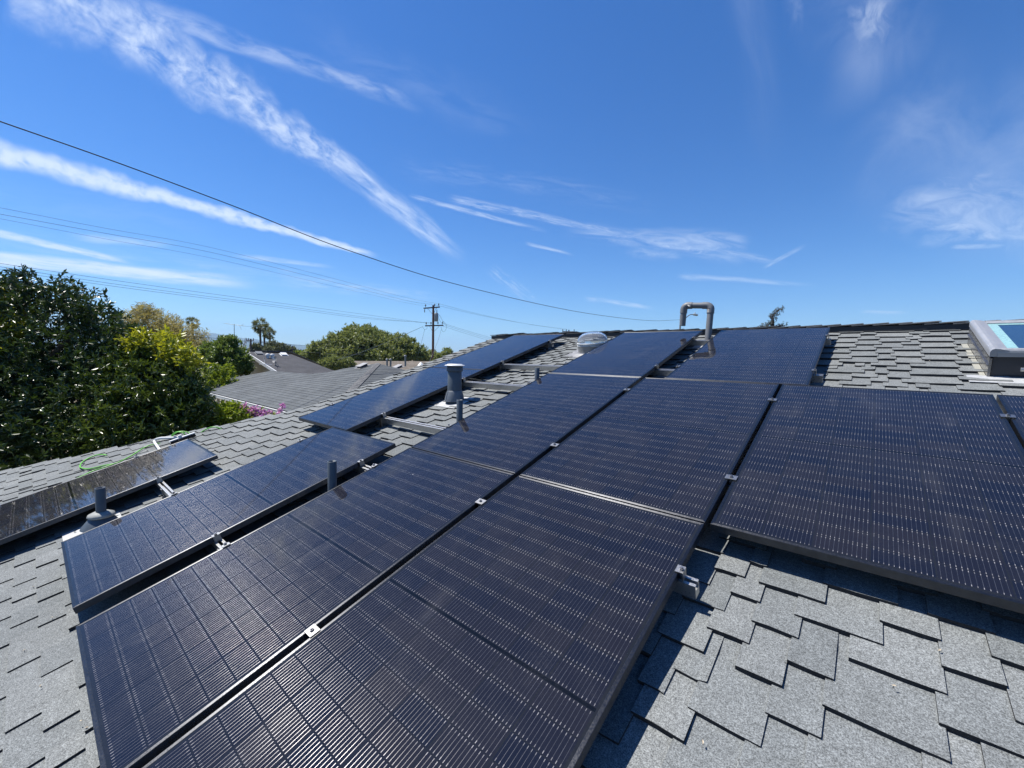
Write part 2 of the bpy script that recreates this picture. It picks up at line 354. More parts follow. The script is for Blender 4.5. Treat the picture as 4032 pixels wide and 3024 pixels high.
while v < RIDGE_V - 0.06:
    uL = edge_u(v) - 0.03; tabs = []
    src = slots if slots else [(-9 + .34 * i, -9 + .34 * i + .15) for i in range(60)]
    for a, b in src:                                   # the tabs of a course bridge the slots of the one below
        a2, b2 = a - abs(random.gauss(.012, .012)), b + random.choice((random.uniform(.0, .03), random.uniform(.02, .09)))
        if tabs and a2 < tabs[-1][1] + .035:
            tabs[-1] = (tabs[-1][0], max(b2, tabs[-1][1]))
        else: tabs.append((a2, b2))
    out_ = []
    for a, b in tabs:                                  # split what grew too wide
        while b - a > .33:
            c = a + random.uniform(.13, .24); out_.append((a, c)); a = c + random.uniform(.07, .13)
        if b - a > .06: out_.append((a, b))
    tabs = out_; fil = []
    for q, (a, b) in enumerate(tabs):                  # and fill slots that grew too wide
        fil.append((a, b)); nx = tabs[q + 1][0] if q + 1 < len(tabs) else U_R + 1
        while nx - b > .30:
            a = b + random.uniform(.09, .15); b = a + random.uniform(.12, .2)
            if b > nx - .05: break
            fil.append((a, b))
    tabs = fil
    while tabs[-1][1] < U_R + .6: a = tabs[-1][1] + random.uniform(.08, .2); tabs.append((a, a + random.uniform(.12, .26)))
    while tabs[0][0] > -9: b = tabs[0][0] - random.uniform(.08, .2); tabs.insert(0, (b - random.uniform(.12, .26), b))
    slots = [(tabs[q][1], tabs[q + 1][0]) for q in range(len(tabs) - 1)]
    for a, b in tabs:
        u0, u1 = max(a, uL + random.uniform(-.006, .012)), min(b, U_R)
        if u1 - u0 > 0.03:
            top = min(v + 0.225, RIDGE_V); h = random.uniform(.0175, .0215)
            J = [random.gauss(0, .0020), random.gauss(0, .0020), random.gauss(0, .0015), random.gauss(0, .0015), random.gauss(0, .0020), random.uniform(-.03, .03), random.gauss(0, .0018)]
            rm.tab(u0, u1, v, top, h, 0.0015, J)
    k += 1; v = EAVE_V + k * EXPO
roof = rm.build('roof', (M_SH, weathered('shaded_tab_edge', (.036, .036, .038), .95, 0, .3, 60, .1)), house)  # tab edges coloured darker than the tops, so their shade is partly painted
# far slope behind the ridge, the hip's own slope, the gable wall over it and the walls under the eaves
mb = MB()
RY, RZ = roof2w(0, RIDGE_V, N0).y, roof2w(0, RIDGE_V, N0).z
mb.prism([Vector((U_L, RY, RZ)) + IH, Vector((U_R, RY, RZ)) + IH, Vector((U_R, 2*RY - roof2w(0, EAVE_V, N0).y, roof2w(0, EAVE_V, N0).z)) + IH, Vector((U_L, 2*RY - roof2w(0, EAVE_V, N0).y, roof2w(0, EAVE_V, N0).z)) + IH], (0, 0, -0.02))
mb.build('rear_roof', M_SH, house)
ew = [roof2w(hip_u(HIP[0][1]), HIP[0][1], N0 - .004), roof2w(hip_u(EAVE_V), EAVE_V, N0 - .004)]
xl = ew[1].x; zE = ew[1].z; zH = ew[0].z; yB = 2*RY - ew[0].y; yE = 2*RY - ew[1].y
mb = MB(); mb.prism([ew[0] + IH, ew[1] + IH, Vector((xl, yE, zE)) + IH, Vector((ew[0].x, yB, zH)) + IH], (0, 0, -0.02))
mb.build('hip_roof', M_SH, house)
mb = MB(); mb.prism([Vector((U_L + .10, ew[0].y, zH - .02)) + IH, Vector((U_L + .10, RY, RZ - .05)) + IH, Vector((U_L + .10, yB, zH - .02)) + IH], (0.08, 0, 0))
M_STUCCO = weathered('cream_stucco', (0.55, 0.48, 0.38), 0.9, 0, 0.1, 3, 0.2, 0.2)
mb.build('gable_wall', M_STUCCO, house)
mb = MB(); mb.box(xl + .5, U_R - .4, ew[1].y + .5, yE - .5, 0, zE - GZ - .03)
mb.build('wall', M_STUCCO, house)
mb = MB(); mb.box(xl - .02, U_R, ew[1].y - .03, ew[1].y, zE - GZ - .17, zE - GZ - .022); mb.box(xl - .05, xl - .02, ew[1].y - .03, yE, zE - GZ - .17, zE - GZ - .022)
mb.build('fascia', M_WHITE, house)
# ridge: vent strip with lapped caps, and caps down the hip
mb = MB()
def capstrip(mb, p, d, left, rightd, L, w, th, up):
    a = p; b = p + d * L
    up = Vector((0, 0, 1)) * up
    for sgn, wdir in ((1, left), (-1, rightd)):
        q = [a + up * .25, b + up, b + up + wdir * w, a + up * .25 + wdir * w]
        mb.prism(q if sgn > 0 else q[::-1], Vector((0, 0, -th)))
dl = (roof2w(0, -1, 0) - roof2w(0, 0, 0)); dr = Vector((0, -dl.y, dl.z))
cl_ = Vector((0, -1, -.085)); cr_ = Vector((0, 1, -.085))
u = U_L - .02
while u < U_R:
    p = Vector((u + random.gauss(0, .006), RY, RZ + .048 + random.gauss(0, .003))) + IH
    capstrip(mb, p, Vector((1, 0, 0)), cl_, cr_, 0.30, 0.15, 0.010, 0.024 + random.uniform(-.004, .008)); u += 0.19
mb.build('ridge_cap', M_CAP, house)
mb = MB()
for s_, w_ in ((1, cl_), (-1, cr_)):
    q = [Vector((U_L, RY, RZ + .042)) + IH, Vector((U_R, RY, RZ + .042)) + IH, Vector((U_R, RY, RZ + .042)) + IH + w_ * .14, Vector((U_L, RY, RZ + .042)) + IH + w_ * .14]
    mb.prism(q if s_ > 0 else q[::-1], (0, 0, -.055))
mb.build('ridge_vent', M_BLACK, house)
mb = MB(); hd = (ew[1] - ew[0]).normalized(); hl = (ew[1] - ew[0]).length; s0 = 0.0
side_l = Vector((-1, 0, -math.tan(SL) * .8)).normalized(); side_r = (roof2w(1, 0, 0) - roof2w(0, 0, 0)) * .7 + roof2w(0, .714, 0)
while s0 < hl:
    p = ew[0] + hd * (s0 + .27) + IH + Vector((0, 0, .016 + random.gauss(0, .003)))
    capstrip(mb, p, -hd, side_l, (dl * -.4 + Vector((1, 0, 0)) * .8).normalized(), 0.27, 0.11, 0.010, -.014); s0 += 0.17
mb.build('hip_cap', M_SH, house)

# ------------------------------------------------------------------ solar panels
FR_T, FR_W, FR_H = 0.0015, 0.013, 0.035
def panel_meshes():
    f = MB(); o = [(0, 0), (PW, 0), (PW, PL), (0, PL)]; i_ = [(FR_W, FR_W), (PW-FR_W, FR_W), (PW-FR_W, PL-FR_W), (FR_W, PL-FR_W)]
    vs = [(x, y, 0) for x, y in o] + [(x, y, 0) for x, y in i_] + [(x, y, -FR_H) for x, y in o] + [(x, y, -FR_H) for x, y in i_]
    fs = []
    for a in range(4):
        b = (a + 1) % 4
        fs += [(a, b, 4+b, 4+a), (8+a, 8+b, b, a), (8+a, 12+a, 12+b, 8+b), (4+a, 4+b, 12+b, 12+a)]
    f.add(vs, fs); fm = bpy.data.meshes.new('frame'); fm.from_pydata(f.v, [], f.f)
    ul = fm.uv_layers.new(name='UVMap')
    for pi, pl in enumerate(fm.polygons):
        bar, part = pi // 4, pi % 4
        for li in pl.loop_indices:
            cx, cy, cz = fm.vertices[fm.loops[li].vertex_index].co; along, acr = (cx, cy) if bar % 2 == 0 else (cy, cx)
            ul.data[li].uv = (acr if part in (0, 2) else cz, along)
    g = bpy.data.meshes.new('glass')
    g.from_pydata([(FR_W-.001, FR_W-.001, -FR_T), (PW-FR_W+.001, FR_W-.001, -FR_T), (PW-FR_W+.001, PL-FR_W+.001, -FR_T), (FR_W-.001, PL-FR_W+.001, -FR_T)], [], [(0, 1, 2, 3)])
    uvl = g.uv_layers.new(name='UVMap')
    for li, vi in enumerate((0, 1, 2, 3)): uvl.data[li].uv = g.vertices[vi].co[:2]
    b = MB(); b.box(FR_W + .003, PW - FR_W - .003, FR_W + .003, PL - FR_W - .003, -.009, -.0055); bk = b.mesh('backsheet')
    for me, mt in ((fm, M_FRAME), (g, M_PANEL), (bk, M_BLACK)): me.materials.append(mt)
    return fm, g, bk
FM, GM, BM = panel_meshes()
PG = 'black solar panels on the roof'
VB, VC = PL + GAP, 2 * (PL + GAP)
PANELS = [
 (-4.31, -0.8193, 'black solar panel at the far left below the green hose, trees mirrored in it'),
 (-2.693, 0.0, 'black solar panel beside the booted vent pipe, second from the left in the nearest row'),
 (-1.461, 0.0, 'large near solar panel rising from the lower left corner, short pipe at its edge'),
 (-0.386, 0.0, 'nearest solar panel cut by the bottom edge, rail end poking out beside it'),
 (-3.49, VB, 'deep blue solar panel behind the grey capped chimney, its lower left corner over the shingles'),
 (-3.49, VC, 'farthest blue solar panel running up to the ridge left of the clear dome'),
 (-1.461, VB, 'solar panel in the middle of the array with two short pipes along its left edge'),
 (-1.461, VC, 'solar panel at the ridge between the clear dome and the bent grey pipe'),
 (-0.386, VB, 'middle solar panel right of the long dark gap, below the mirrored bent pipe'),
 (-0.21, VC, 'solar panel at the ridge mirroring the bent grey pipe, bare shingles on its right'),
 (0.672, VB, 'broad solar panel on the right above the sunlit bare shingles'),
 (1.724, VB, 'solar panel cut by the right edge of the photo below the skylight'),
]
for u, v, lab in PANELS:
    e = thing('solar_panel', lab, 'solar panel', roofM(u, v, 0), PG)
    for nm, me in (('frame', FM), ('glass', GM), ('backsheet', BM)):
        o = bpy.data.objects.new(nm, me); COL.objects.link(o); o.parent = e
        if nm == 'frame': b = o.modifiers.new('bevel', 'BEVEL'); b.width = .0018; b.segments = 3; b.limit_method = 'ANGLE'; b.angle_limit = R(60); b.harden_normals = False

# rails with clamps and feet
def rail(u0, u1, v, label, clamps, feet):
    e = thing('mounting_rail', label, 'rail', roofM(u0, v, -FR_H), 'aluminium rails under the panels')
    L = u1 - u0; m = MB()
    prof = [(-.021, 0), (-.021, -.058), (.021, -.058), (.021, 0), (.0075, 0), (.0075, -.004), (.0165, -.004), (.0165, -.026), (-.0165, -.026), (-.0165, -.004), (-.0075, -.004), (-.0075, 0)]
    kk = len(prof)
    vs = [(0, y, z) for y, z in prof] + [(L, y, z) for y, z in prof]
    fs = [(i, (i+1) % kk, kk+(i+1) % kk, kk+i) for i in range(kk)]
    m.add(vs, fs)
    for x in (0, L):
        o = len(m.v); m.add([(x, y, z) for y, z in prof], [(0,1,8,9),(0,9,10,11),(1,2,7,8),(2,3,6,7),(3,4,5,6)])
    m.build('rail', M_ALU, e)
    for cu, kind in clamps:
        c = MB(); x = cu - u0
        if kind == 'mid': c.box(x - .026, x + .026, -.020, .020, FR_H + .0012, FR_H + .0055); c.box(x - .006, x + .006, -.018, .018, 0.001, FR_H + .0012)
        else:
            sgn = -1 if kind == 'L' else 1                 # panel lies on this side of the clamp
            a, b = sorted((x + sgn * .012, x - sgn * .018))
            c.box(a, b, -.019, .019, FR_H + .0012, FR_H + .0052); a, b = sorted((x - sgn * .013, x - sgn * .018)); c.box(a, b, -.018, .018, .001, FR_H + .0012)
        cl = c.build('clamp', M_CLAMP, e)
        h = MB(); h.lathe([(0, 0), (.0085, 0), (.0085, .007), (.005, .007), (.005, .011), (0, .011)], 6, (x if kind == 'mid' else x - (.008 if kind == 'R' else -.008), 0, FR_H + .0056), smooth=False)
        h.build('bolt', M_BOLT, cl)
    for fu in feet:
        f = MB(); x = fu - u0
        f.prism([(x - .02, -.045, -.135 + .045), (x - .02, -.023, -.135 + .045), (x - .02, -.023, -.012), (x - .02, -.029, -.012), (x - .02, -.030, -.075)], (.04, 0, 0)); f.box(x - .045, x + .045, -.075, .06, -.104, -.088)
        f.build('foot', M_BOLT, e)
g12 = -1.461; g23 = -0.4045; g34 = 0.6615
rail(-4.36, 0.712, 0.60, 'silver rail passing below the booted pipe and under the near row of panels', [(-4.31, 'R'), (-3.273, 'L'), (-2.693, 'R'), (-1.656, 'L'), (-1.461, 'R'), (g23, 'mid'), (.651, 'L')], [-3.85, -3.1, -2.2, -1.56, -.9, 0.2])
rail(-2.75, 0.712, 1.541, 'silver rail whose cut end sticks out beside the nearest panel over the bare shingles', [(-2.693, 'R'), (-1.656, 'L'), (-1.461, 'R'), (g23, 'mid'), (.651, 'L')], [-2.2, -1.56, -.9, .2])
rail(-4.36, -3.21, -0.42, 'silver rail hidden under the leftmost panel', [(-4.31, 'R'), (-3.273, 'L')], [-3.8])
rail(-3.55, 2.9, 2.262, 'long silver rail crossing the shingles just below the capped chimney', [(-3.49, 'R'), (-2.4532, 'L'), (-1.461, 'R'), (g23, 'mid'), (g34, 'mid'), (1.7165, 'mid')], [-3.0, -2.5, -1.2, 0., 1.2, 2.3])
rail(-3.55, 2.9, 3.372, 'silver rail crossing the shingles just above the capped chimney', [(-3.49, 'R'), (-2.4532, 'L'), (-1.461, 'R'), (g23, 'mid'), (g34, 'mid'), (1.7165, 'mid')], [-3.0, -2.52, -1.2, 0., 1.2, 2.3])
rail(-3.55, 0.888, 4.075, 'silver rail crossing behind the small pipe below the clear dome', [(-3.49, 'R'), (-2.4532, 'L'), (-1.461, 'R'), (-.4242, 'L'), (-.21, 'R'), (.8268, 'L')], [-3.0, -2.5, -1.0, .3])
rail(-3.55, -2.40, 5.16, 'short silver rail near the ridge under the farthest panel', [(-3.49, 'R'), (-2.4532, 'L')], [-3.0, -2.49])
rail(-1.50, 0.860, 5.215, 'silver rail nearest the ridge, passing the foot of the bent pipe', [(-1.461, 'R'), (-.4242, 'L'), (-.21, 'R'), (.8268, 'L')], [-1.0, .3])

# ------------------------------------------------------------------ things standing on the roof
def vent_pipe(x, y, u, label, r=0.029, boot=False, n0=-0.137):
    (uu, vv), H = stand(x, y, u)
    e = thing('vent_pipe', label, 'pipe', roof2w(uu, vv, n0), 'short grey vent pipes')
    m = MB(); m.lathe([(r, -.05), (r, H - .002), (r - .001, H), (r - .0045, H), (r - .0045, H - .16)], 24); m.build('pipe', M_PVC, e)
    b = MB(); b.lathe([(0, H - .15), (r - .0046, H - .15)], 24); b.build('bore', M_BORE, e)
    Rm = Matrix.Rotation(SL, 4, 'X')
    if boot:
        c = MB(); c.lathe([(.115, .012), (.105, .03), (.062, .088), (.056, .095)], 28); c.build('boot_cone', M_PVC, e)
        c = MB(); c.lathe([(.070, .085), (.078, .093), (.072, .108), (.045, .122), (r, .124)], 28); c.build('rubber_collar', weathered('faded_rubber', (.24, .25, .24), .7), e)
        c = MB(); c.box(-.19, .17, -.20, .12, .006, .010, Rm); c.build('flashing', M_LEAD, e)
        c = MB(); c.box(-.197, -.19, -.20, .12, -.006, .010, Rm)
        c.build('flashing_edge', M_LEAD, e)
    else:
        c = MB(); c.lathe([(.075, .008), (.045, .05), (r, .06)], 24); c.build('boot_cone', M_PVC, e)
        c = MB(); c.box(-.085, .085, -.12, .12, .007, .010, Rm); c.build('flashing', M_LEAD, e)
    return e
vent_pipe(393.3, 1919.6, -3.06, 'leftmost short grey pipe with a ringed rubber boot on white flashing between two panels', boot=True)
vent_pipe(1307, 1814.5, -1.562, 'short grey open pipe in the narrow gap at the edge of the large near panel')
vent_pipe(1810.2, 1573.5, -1.53, 'short grey open pipe standing just in front of the capped chimney', .0275)
vent_pipe(2115.4, 1447.5, -1.53, 'small grey pipe in front of the silver rail below the clear dome', .0255)

# capped flue
cu, cv = -2.235, 2.99
ch = thing('flue_chimney', 'grey round chimney flue with a flat white cap on a conical base', 'chimney', roof2w(cu, cv, -.137))
m = MB(); m.lathe([(.077, .09), (.074, .352), (.072, .355)], 36); m.build('flue', M_PVC, ch)
m = MB(); m.lathe([(.108, .012), (.106, .03), (.098, .075), (.084, .115), (.079, .128), (.077, .130)], 36); m.build('storm_cone', weathered('flue_cone', (.10, .115, .135), .5, 0, .12, 20), ch)
m = MB(); m.lathe([(.074, .338), (.086, .338), (.087, .342), (.087, .392), (.083, .392)], 36); m.build('collar', M_PVC, ch)
m = MB(); m.lathe([(0, .392), (.106, .396), (.110, .400), (.106, .404), (.080, .410), (.078, .416), (0, .418)], 40); m.build('cap', M_WHITE, ch)
m = MB(); m.tube([(-.030, -.108, .07), (-.024, -.098, .11), (-.018, -.085, .135)], .004, 6); m.build('strap', M_BLACK, ch)
m = MB(); Rm = Matrix.Rotation(SL, 4, 'X'); m.box(-.17, .17, -.16, .15, .007, .011, Rm); m.build('flashing', M_LEAD, ch)

# bent pipe near the ridge
b0 = roof2w(-.315, 5.36, -.137); gp = thing('gooseneck_pipe', 'grey plastic pipe bent over twice like a hook near the ridge', 'pipe', b0)
def arc(c, a, b, n=6):
    a = Vector(a); b = Vector(b); c = Vector(c); return [c + a * math.cos(t) + b * math.sin(t) for t in [math.pi/2*i/n for i in range(n+1)]]
D_g = (b0 - CW).dot(FW)
tR = at(2800, 1203, D_g + .02) - b0; tL = at(2694, 1203, D_g + .20) - b0; bL = at(2687, 1283, D_g + .22) - b0
hdir = (tL - tR).normalized(); ldir = (tR).normalized(); ddir = (bL - tL).normalized(); rb = .05
pr_ = .036
pA = tR - ldir * rb; pB = tR + hdir * rb; pC = tL - hdir * rb; pD = tL + ddir * rb
m = MB(); m.tube([ldir * -.06, pA], pr_, 20); m.build('riser', M_PVC2, gp)
m = MB(); m.tube([pB, pC], pr_, 20); m.build('cross_pipe', M_PVC2, gp)
m = MB(); m.tube([pD, bL], pr_, 20, cap=False); m.tube([bL, pD], pr_ - .005, 20, cap=False); m.build('outlet', M_PVC2, gp)
def elbow(c, da, db):
    pts = [c + da * (rb + .045), c + da * rb] + [c + (da + db) * rb - db * rb * math.cos(t) - da * rb * math.sin(t) for t in [math.pi/2*i/8 for i in range(9)]] + [c + db * rb, c + db * (rb + .045)]
    m = MB(); m.tube([pts[0], pts[1]] + pts[2:11] + pts[-1:], pr_ + .006, 20); return m
elbow(tR, -ldir, hdir).build('elbow', M_PVC2, gp); elbow(tL, -hdir, ddir).build('elbow', M_PVC2, gp)
m = MB(); m.box(-.13, .13, -.15, .15, .007, .011, Rm); m.build('flashing', M_LEAD, gp)

# tubular skylight dome
du, dv = -1.66, 5.02
tb = thing('dome_skylight', 'clear acrylic dome skylight on a low grey curb near the ridge', 'skylight', roofM(du, dv, -.137))
tz = SL * .45; TM = Matrix.Rotation(-tz, 4, 'X')
def tl(m): m.v = [tuple(TM @ Vector(p)) for p in m.v]; return m
m = MB(); m.lathe([(.30, .008), (.215, .02), (.196, .035), (.192, .045), (.192, .135)], 48); m.build('curb', M_GALV, tb)
m = MB(); m.box(-.32, .32, -.28, .30, .006, .010); m.build('flashing', M_GALV, tb)
m = MB(); m.lathe([(.200, .098), (.206, .100), (.206, .108), (.200, .110), (.200, .128), (.207, .130), (.207, .140), (.196, .142)], 48); tl(m).build('rim', weathered('frosted_rim', (.55, .57, .58), .35, 0, .1), tb)
dm, dt, dp = pmat('clear_acrylic', (1, 1, 1), 0.04); dp.inputs['Transmission Weight'].default_value = 1.0; dp.inputs['IOR'].default_value = 1.33; dp.inputs['Base Color'].default_value = (.93, .95, .97, 1); dp.inputs['Transmission Weight'].default_value = .93; dp.inputs['Roughness'].default_value = .012; dp.inputs['Specular IOR Level'].default_value = .8
prof = [(.200, .118), (.200, .150)] + [(.200 * math.cos(a) ** .8, .150 + .128 * math.sin(a)) for a in [math.pi/2*i/30 for i in range(1, 30)]] + [(.0008, .278)]
inn = [(max(r - .0035, .0006), z - (.0035 if i > 1 else 0)) for i, (r, z) in enumerate(prof)]
m = MB(); m.lathe(prof + inn[::-1], 48); tl(m).build('dome', dm, tb)
m = MB(); m.lathe([(.188, .13), (.178, .14), (.172, .142)], 40); m.lathe([(.172, .142), (.165, .06), (.150, -.0)], 40); tl(m)
m.build('mirror_tube', pmat('mirror_tube', (.85, .87, .9), .12, 1.0)[0], tb)
m = MB(); m.lathe([(0, .02), (.16, .02)], 40); tl(m).build('diffuser', pmat('dif', (.5, .52, .55), .4)[0], tb)

# framed skylight at the right
sk = thing('framed_skylight', 'framed glass skylight on a tall dark curb at the right edge', 'skylight', roofM(1.79, 4.45, -.137))
SWd, SLn, SH = 1.25, 0.93, 0.155
m = MB(); m.box(.015, SWd - .015, .012, SLn - .015, 0, SH); m.build('curb', weathered('dark_bronze', (.022, .027, .038), .45, .1, .15, 12), sk)
m = MB()
m.box(-.004, .010, -.002, SLn - .01, .004, SH - .012); m.box(-.012, -.0045, -.004, SLn - .02, .088, .096)
m.build('side_flashing', weathered('grey_side_sheet', (.20, .20, .205), .22, .8, .2, 10), sk)
m = MB()
for i in range(6): m.box(-.034 - .008 * (i % 2), -.006, .02 + i * .15, .15 + i * .15, .0075 + .0, .0105 + .0012 * (i % 2))
m.build('step_flashing', weathered('pale_flashing', (.33, .325, .28), .5, .2, .15, 20), sk)
m = MB(); fw_ = .085
def capbar(m, a, b, wdir, hgt=.045, wid=fw_, segs=8):
    a = Vector(a); b = Vector(b); wd = Vector(wdir); pr2 = [(0, -.03), (0, .0), (.003, .012), (.010, .021), (.022, .026), (wid * .5, .024), (wid, .014), (wid, -.03)]
    vs = [a + wd * x + Vector((0, 0, z)) for x, z in pr2] + [b + wd * x + Vector((0, 0, z)) for x, z in pr2]; kk = len(pr2)
    m.add(vs, [(i, i+1, kk+i+1, kk+i) for i in range(kk-1)], False); m.add(vs[:kk], [tuple(range(kk))]); m.add(vs[kk:], [tuple(range(kk))[::-1]])
Z1 = SH + .001 + .03
capbar(m, (-.006, -.004, Z1), (-.006, SLn, Z1), (1, 0, 0)); capbar(m, (SWd + .006, 0, Z1), (SWd + .006, SLn, Z1), (-1, 0, 0))
capbar(m, (.03, -.006, Z1 - .001), (SWd - .03, -.006, Z1 - .001), (0, 1, 0), .040, .07); capbar(m, (.079, SLn - .02, Z1 - .002), (SWd - .079, SLn - .02, Z1 - .002), (0, -1, 0), .035, .06)
m.build('frame', weathered('grey_clad_frame', (.27, .28, .30), .42, .2, .08, 8), sk)
m = MB(); m.box(.079, SWd - .079, .05, SLn - .08, Z1 - .006, Z1 + .004)
gm, gt, gpz = pmat('skylight_glass', (.02, .045, .07), .03, 0, .5); gpz.inputs['Coat Weight'].default_value = 1; gpz.inputs['Coat IOR'].default_value = 2.0; gpz.inputs['Coat Roughness'].default_value = .01
m.build('pane', gm, sk)
m = MB(); m.box(.080, .135, .052, SLn - .082, Z1 + .0045, Z1 + .0065); m.box(.136, SWd - .08, SLn - .125, SLn - .082, Z1 + .0045, Z1 + .0065)
m.build('glazing_seal', weathered('teal_seal', (.22, .38, .39), .3, 0, .05, 6), sk)
m = MB(); m.box(-.10, .46, -.13, .02, .0075, .0105); m.build('apron', M_LEAD, sk)
m = MB(); m.tube([(.135, -.05, .082), (.9, -.05, .082)], .013, 12); m.tube([(.20, -.04, .048), (.9, -.04, .048)], .008, 10); m.tube([(.24, -.05, .082), (.24, .012, .082)], .006, 8)
m.build('handle_bar', M_ALU, sk)

# ------------------------------------------------------------------ hose and wash brush along the hip
hp = roof2w(hip_u(.8) + .10, .8, -.12); hn = Vector((hd.y, -hd.x, 0)).normalized()
def onhip(x, y, off=0.0): return onplane(x, y, hp + hn * off, hn)
K5 = lambda x, y: (x * .5425, 1650 + y * .5425)
E5 = lambda x, y: (500 + x * .18083, 1650 + y * .18083)
def spline(pts, n=8):
    P = [Vector(p) for p in pts]; P = [P[0] * 2 - P[1]] + P + [P[-1] * 2 - P[-2]]; out = []
    for i in range(1, len(P) - 2):
        for j in range(n):
            t = j / n; a, b, c, d = P[i-1], P[i], P[i+1], P[i+2]
            out.append(.5 * (2*b + (c-a)*t + (2*a-5*b+4*c-d)*t*t + (3*b-a-3*c+d)*t*t*t))
    out.append(P[-2]); return out
def surf(x, y, n=-.112): p = onroof(*K5(x, y), n); return roof2w(*p)
hs1 = [onhip(*K5(1680, 98), -.05), onhip(*K5(1625, 80)), onhip(*K5(1560, 58)), onhip(*K5(1500, 72)), onhip(*K5(1430, 118)), onhip(*K5(1385, 146)), onhip(*K5(1330, 170), .02), onhip(*K5(1262, 165), .04), onhip(*K5(1240, 140), .04), onhip(*K5(1262, 103), .02), onhip(*K5(1310, 90)), onhip(*K5(1365, 97)), onhip(*K5(1375, 120), -.02), onhip(*K5(1320, 160), -.03), onhip(*K5(1255, 168), -.03), onhip(*K5(1248, 130), -.02), onhip(*K5(1290, 95), -.03), onhip(*K5(1340, 108), -.04), onhip(*K5(1330, 150), -.05), onhip(*K5(1230, 175), -.03), surf(1130, 180), surf(1050, 206), surf(960, 262), surf(850, 318), surf(760, 336), surf(650, 361), surf(590, 354), surf(582, 335), surf(610, 303), surf(680, 268), surf(735, 258), surf(775, 262)]
m = MB(); m.tube(spline(hs1), .0068, 8)
hs2 = [surf(838, 321), surf(760, 350), surf(680, 375), surf(600, 412), surf(520, 450)]
m.tube(spline(hs2), .0068, 8)
tag(m.build('garden_hose', M_HOSE), 'bright green hose looping along the roof edge behind the leftmost panel', 'hose')
br = thing('wash_brush', 'long handled wash brush with dark bristles lying at the panel corner', 'brush', onhip(*E5(1150, 400)))
o_ = br.matrix_world.translation
m = MB(); m.tube([p - o_ for p in spline([roof2w(*onroof(*E5(720, 690), -.10)), roof2w(*onroof(*E5(690, 640), -.10)), roof2w(*onroof(*E5(625, 545), -.09)), onhip(*E5(597, 490), -.04), onhip(*E5(640, 440), -.02), onhip(*E5(760, 413), -.03), onhip(*E5(930, 410), -.03), onhip(*E5(1120, 402), -.02)])], .0135, 12)
m.build('pole', M_WHITE, br)
a = roof2w(*onroof(*E5(930, 498), -.085)) - o_; b = roof2w(*onroof(*E5(1480, 303), -.075)) - o_; dd = (b - a).normalized(); nn = Vector((0, 0, 1)); nn = (nn - dd * nn.dot(dd)).normalized(); ww = dd.cross(nn)
LB = (b - a).length; BMx = Matrix((( dd.x, ww.x, nn.x, a.x), (dd.y, ww.y, nn.y, a.y), (dd.z, ww.z, nn.z, a.z), (0, 0, 0, 1)))
m = MB(); m.box(0, LB, -.022, .022, 0, .010, BMx); m.build('head_block', M_WHITE, br)
m = MB()
for i in range(420):
    x = random.uniform(.006, LB - .006); y = random.uniform(-.018, .018); l = random.uniform(.030, .046)
    m.tube([BMx @ Vector((x, y, .001)), BMx @ Vector((x + random.gauss(0, .006), y * 1.3 + random.gauss(0, .004), -l))], [.0022, .0016], 4, cap=False)
m.build('bristles', weathered('dirty_bristle', (.05, .042, .035), .8, 0, .5, 40), br)
m = MB(); m.box(LB*.36, LB*.50, -.014, .014, .010, .036, BMx); m.build('socket', M_WHITE, br)

# a few dry flakes lying on the shingles
for x, y, a in ((318, 2838, .3), (130, 2310, 1.2), (205, 2430, .5), (95, 2560, 2.0), (340, 2865, .9), (160, 2700, 2.4), (3700, 2560, .8), (2768, 2922, 1.8), (3520, 2700, .1), (3140, 1430, 1.0), (3660, 1420, .4)):
    p = onroof(x, y, -.118); m = MB(); m.add([(-.006, 0, 0), (0, -.0025, .002), (.0065, .001, .001), (.001, .003, .003)], [(0, 1, 2, 3)]); m.add([(-.004, -.001, -.008), (.002, -.001, -.008), (0, .001, .001)], [(0, 1, 2)])
    o = m.build('dry_leaf', pmat('dry_leaf', (.42, .36, .27), .8)[0] if 'dry_leaf' not in bpy.data.materials else bpy.data.materials['dry_leaf']); o.matrix_world = Matrix.Translation(roof2w(p.x, p.y, p.z)) @ ROT @ Matrix.Rotation(a, 4, 'Z')
    tag(o, 'tiny pale dry leaf flake lying on the grey shingles', 'leaf', 'dry flakes on the shingles')

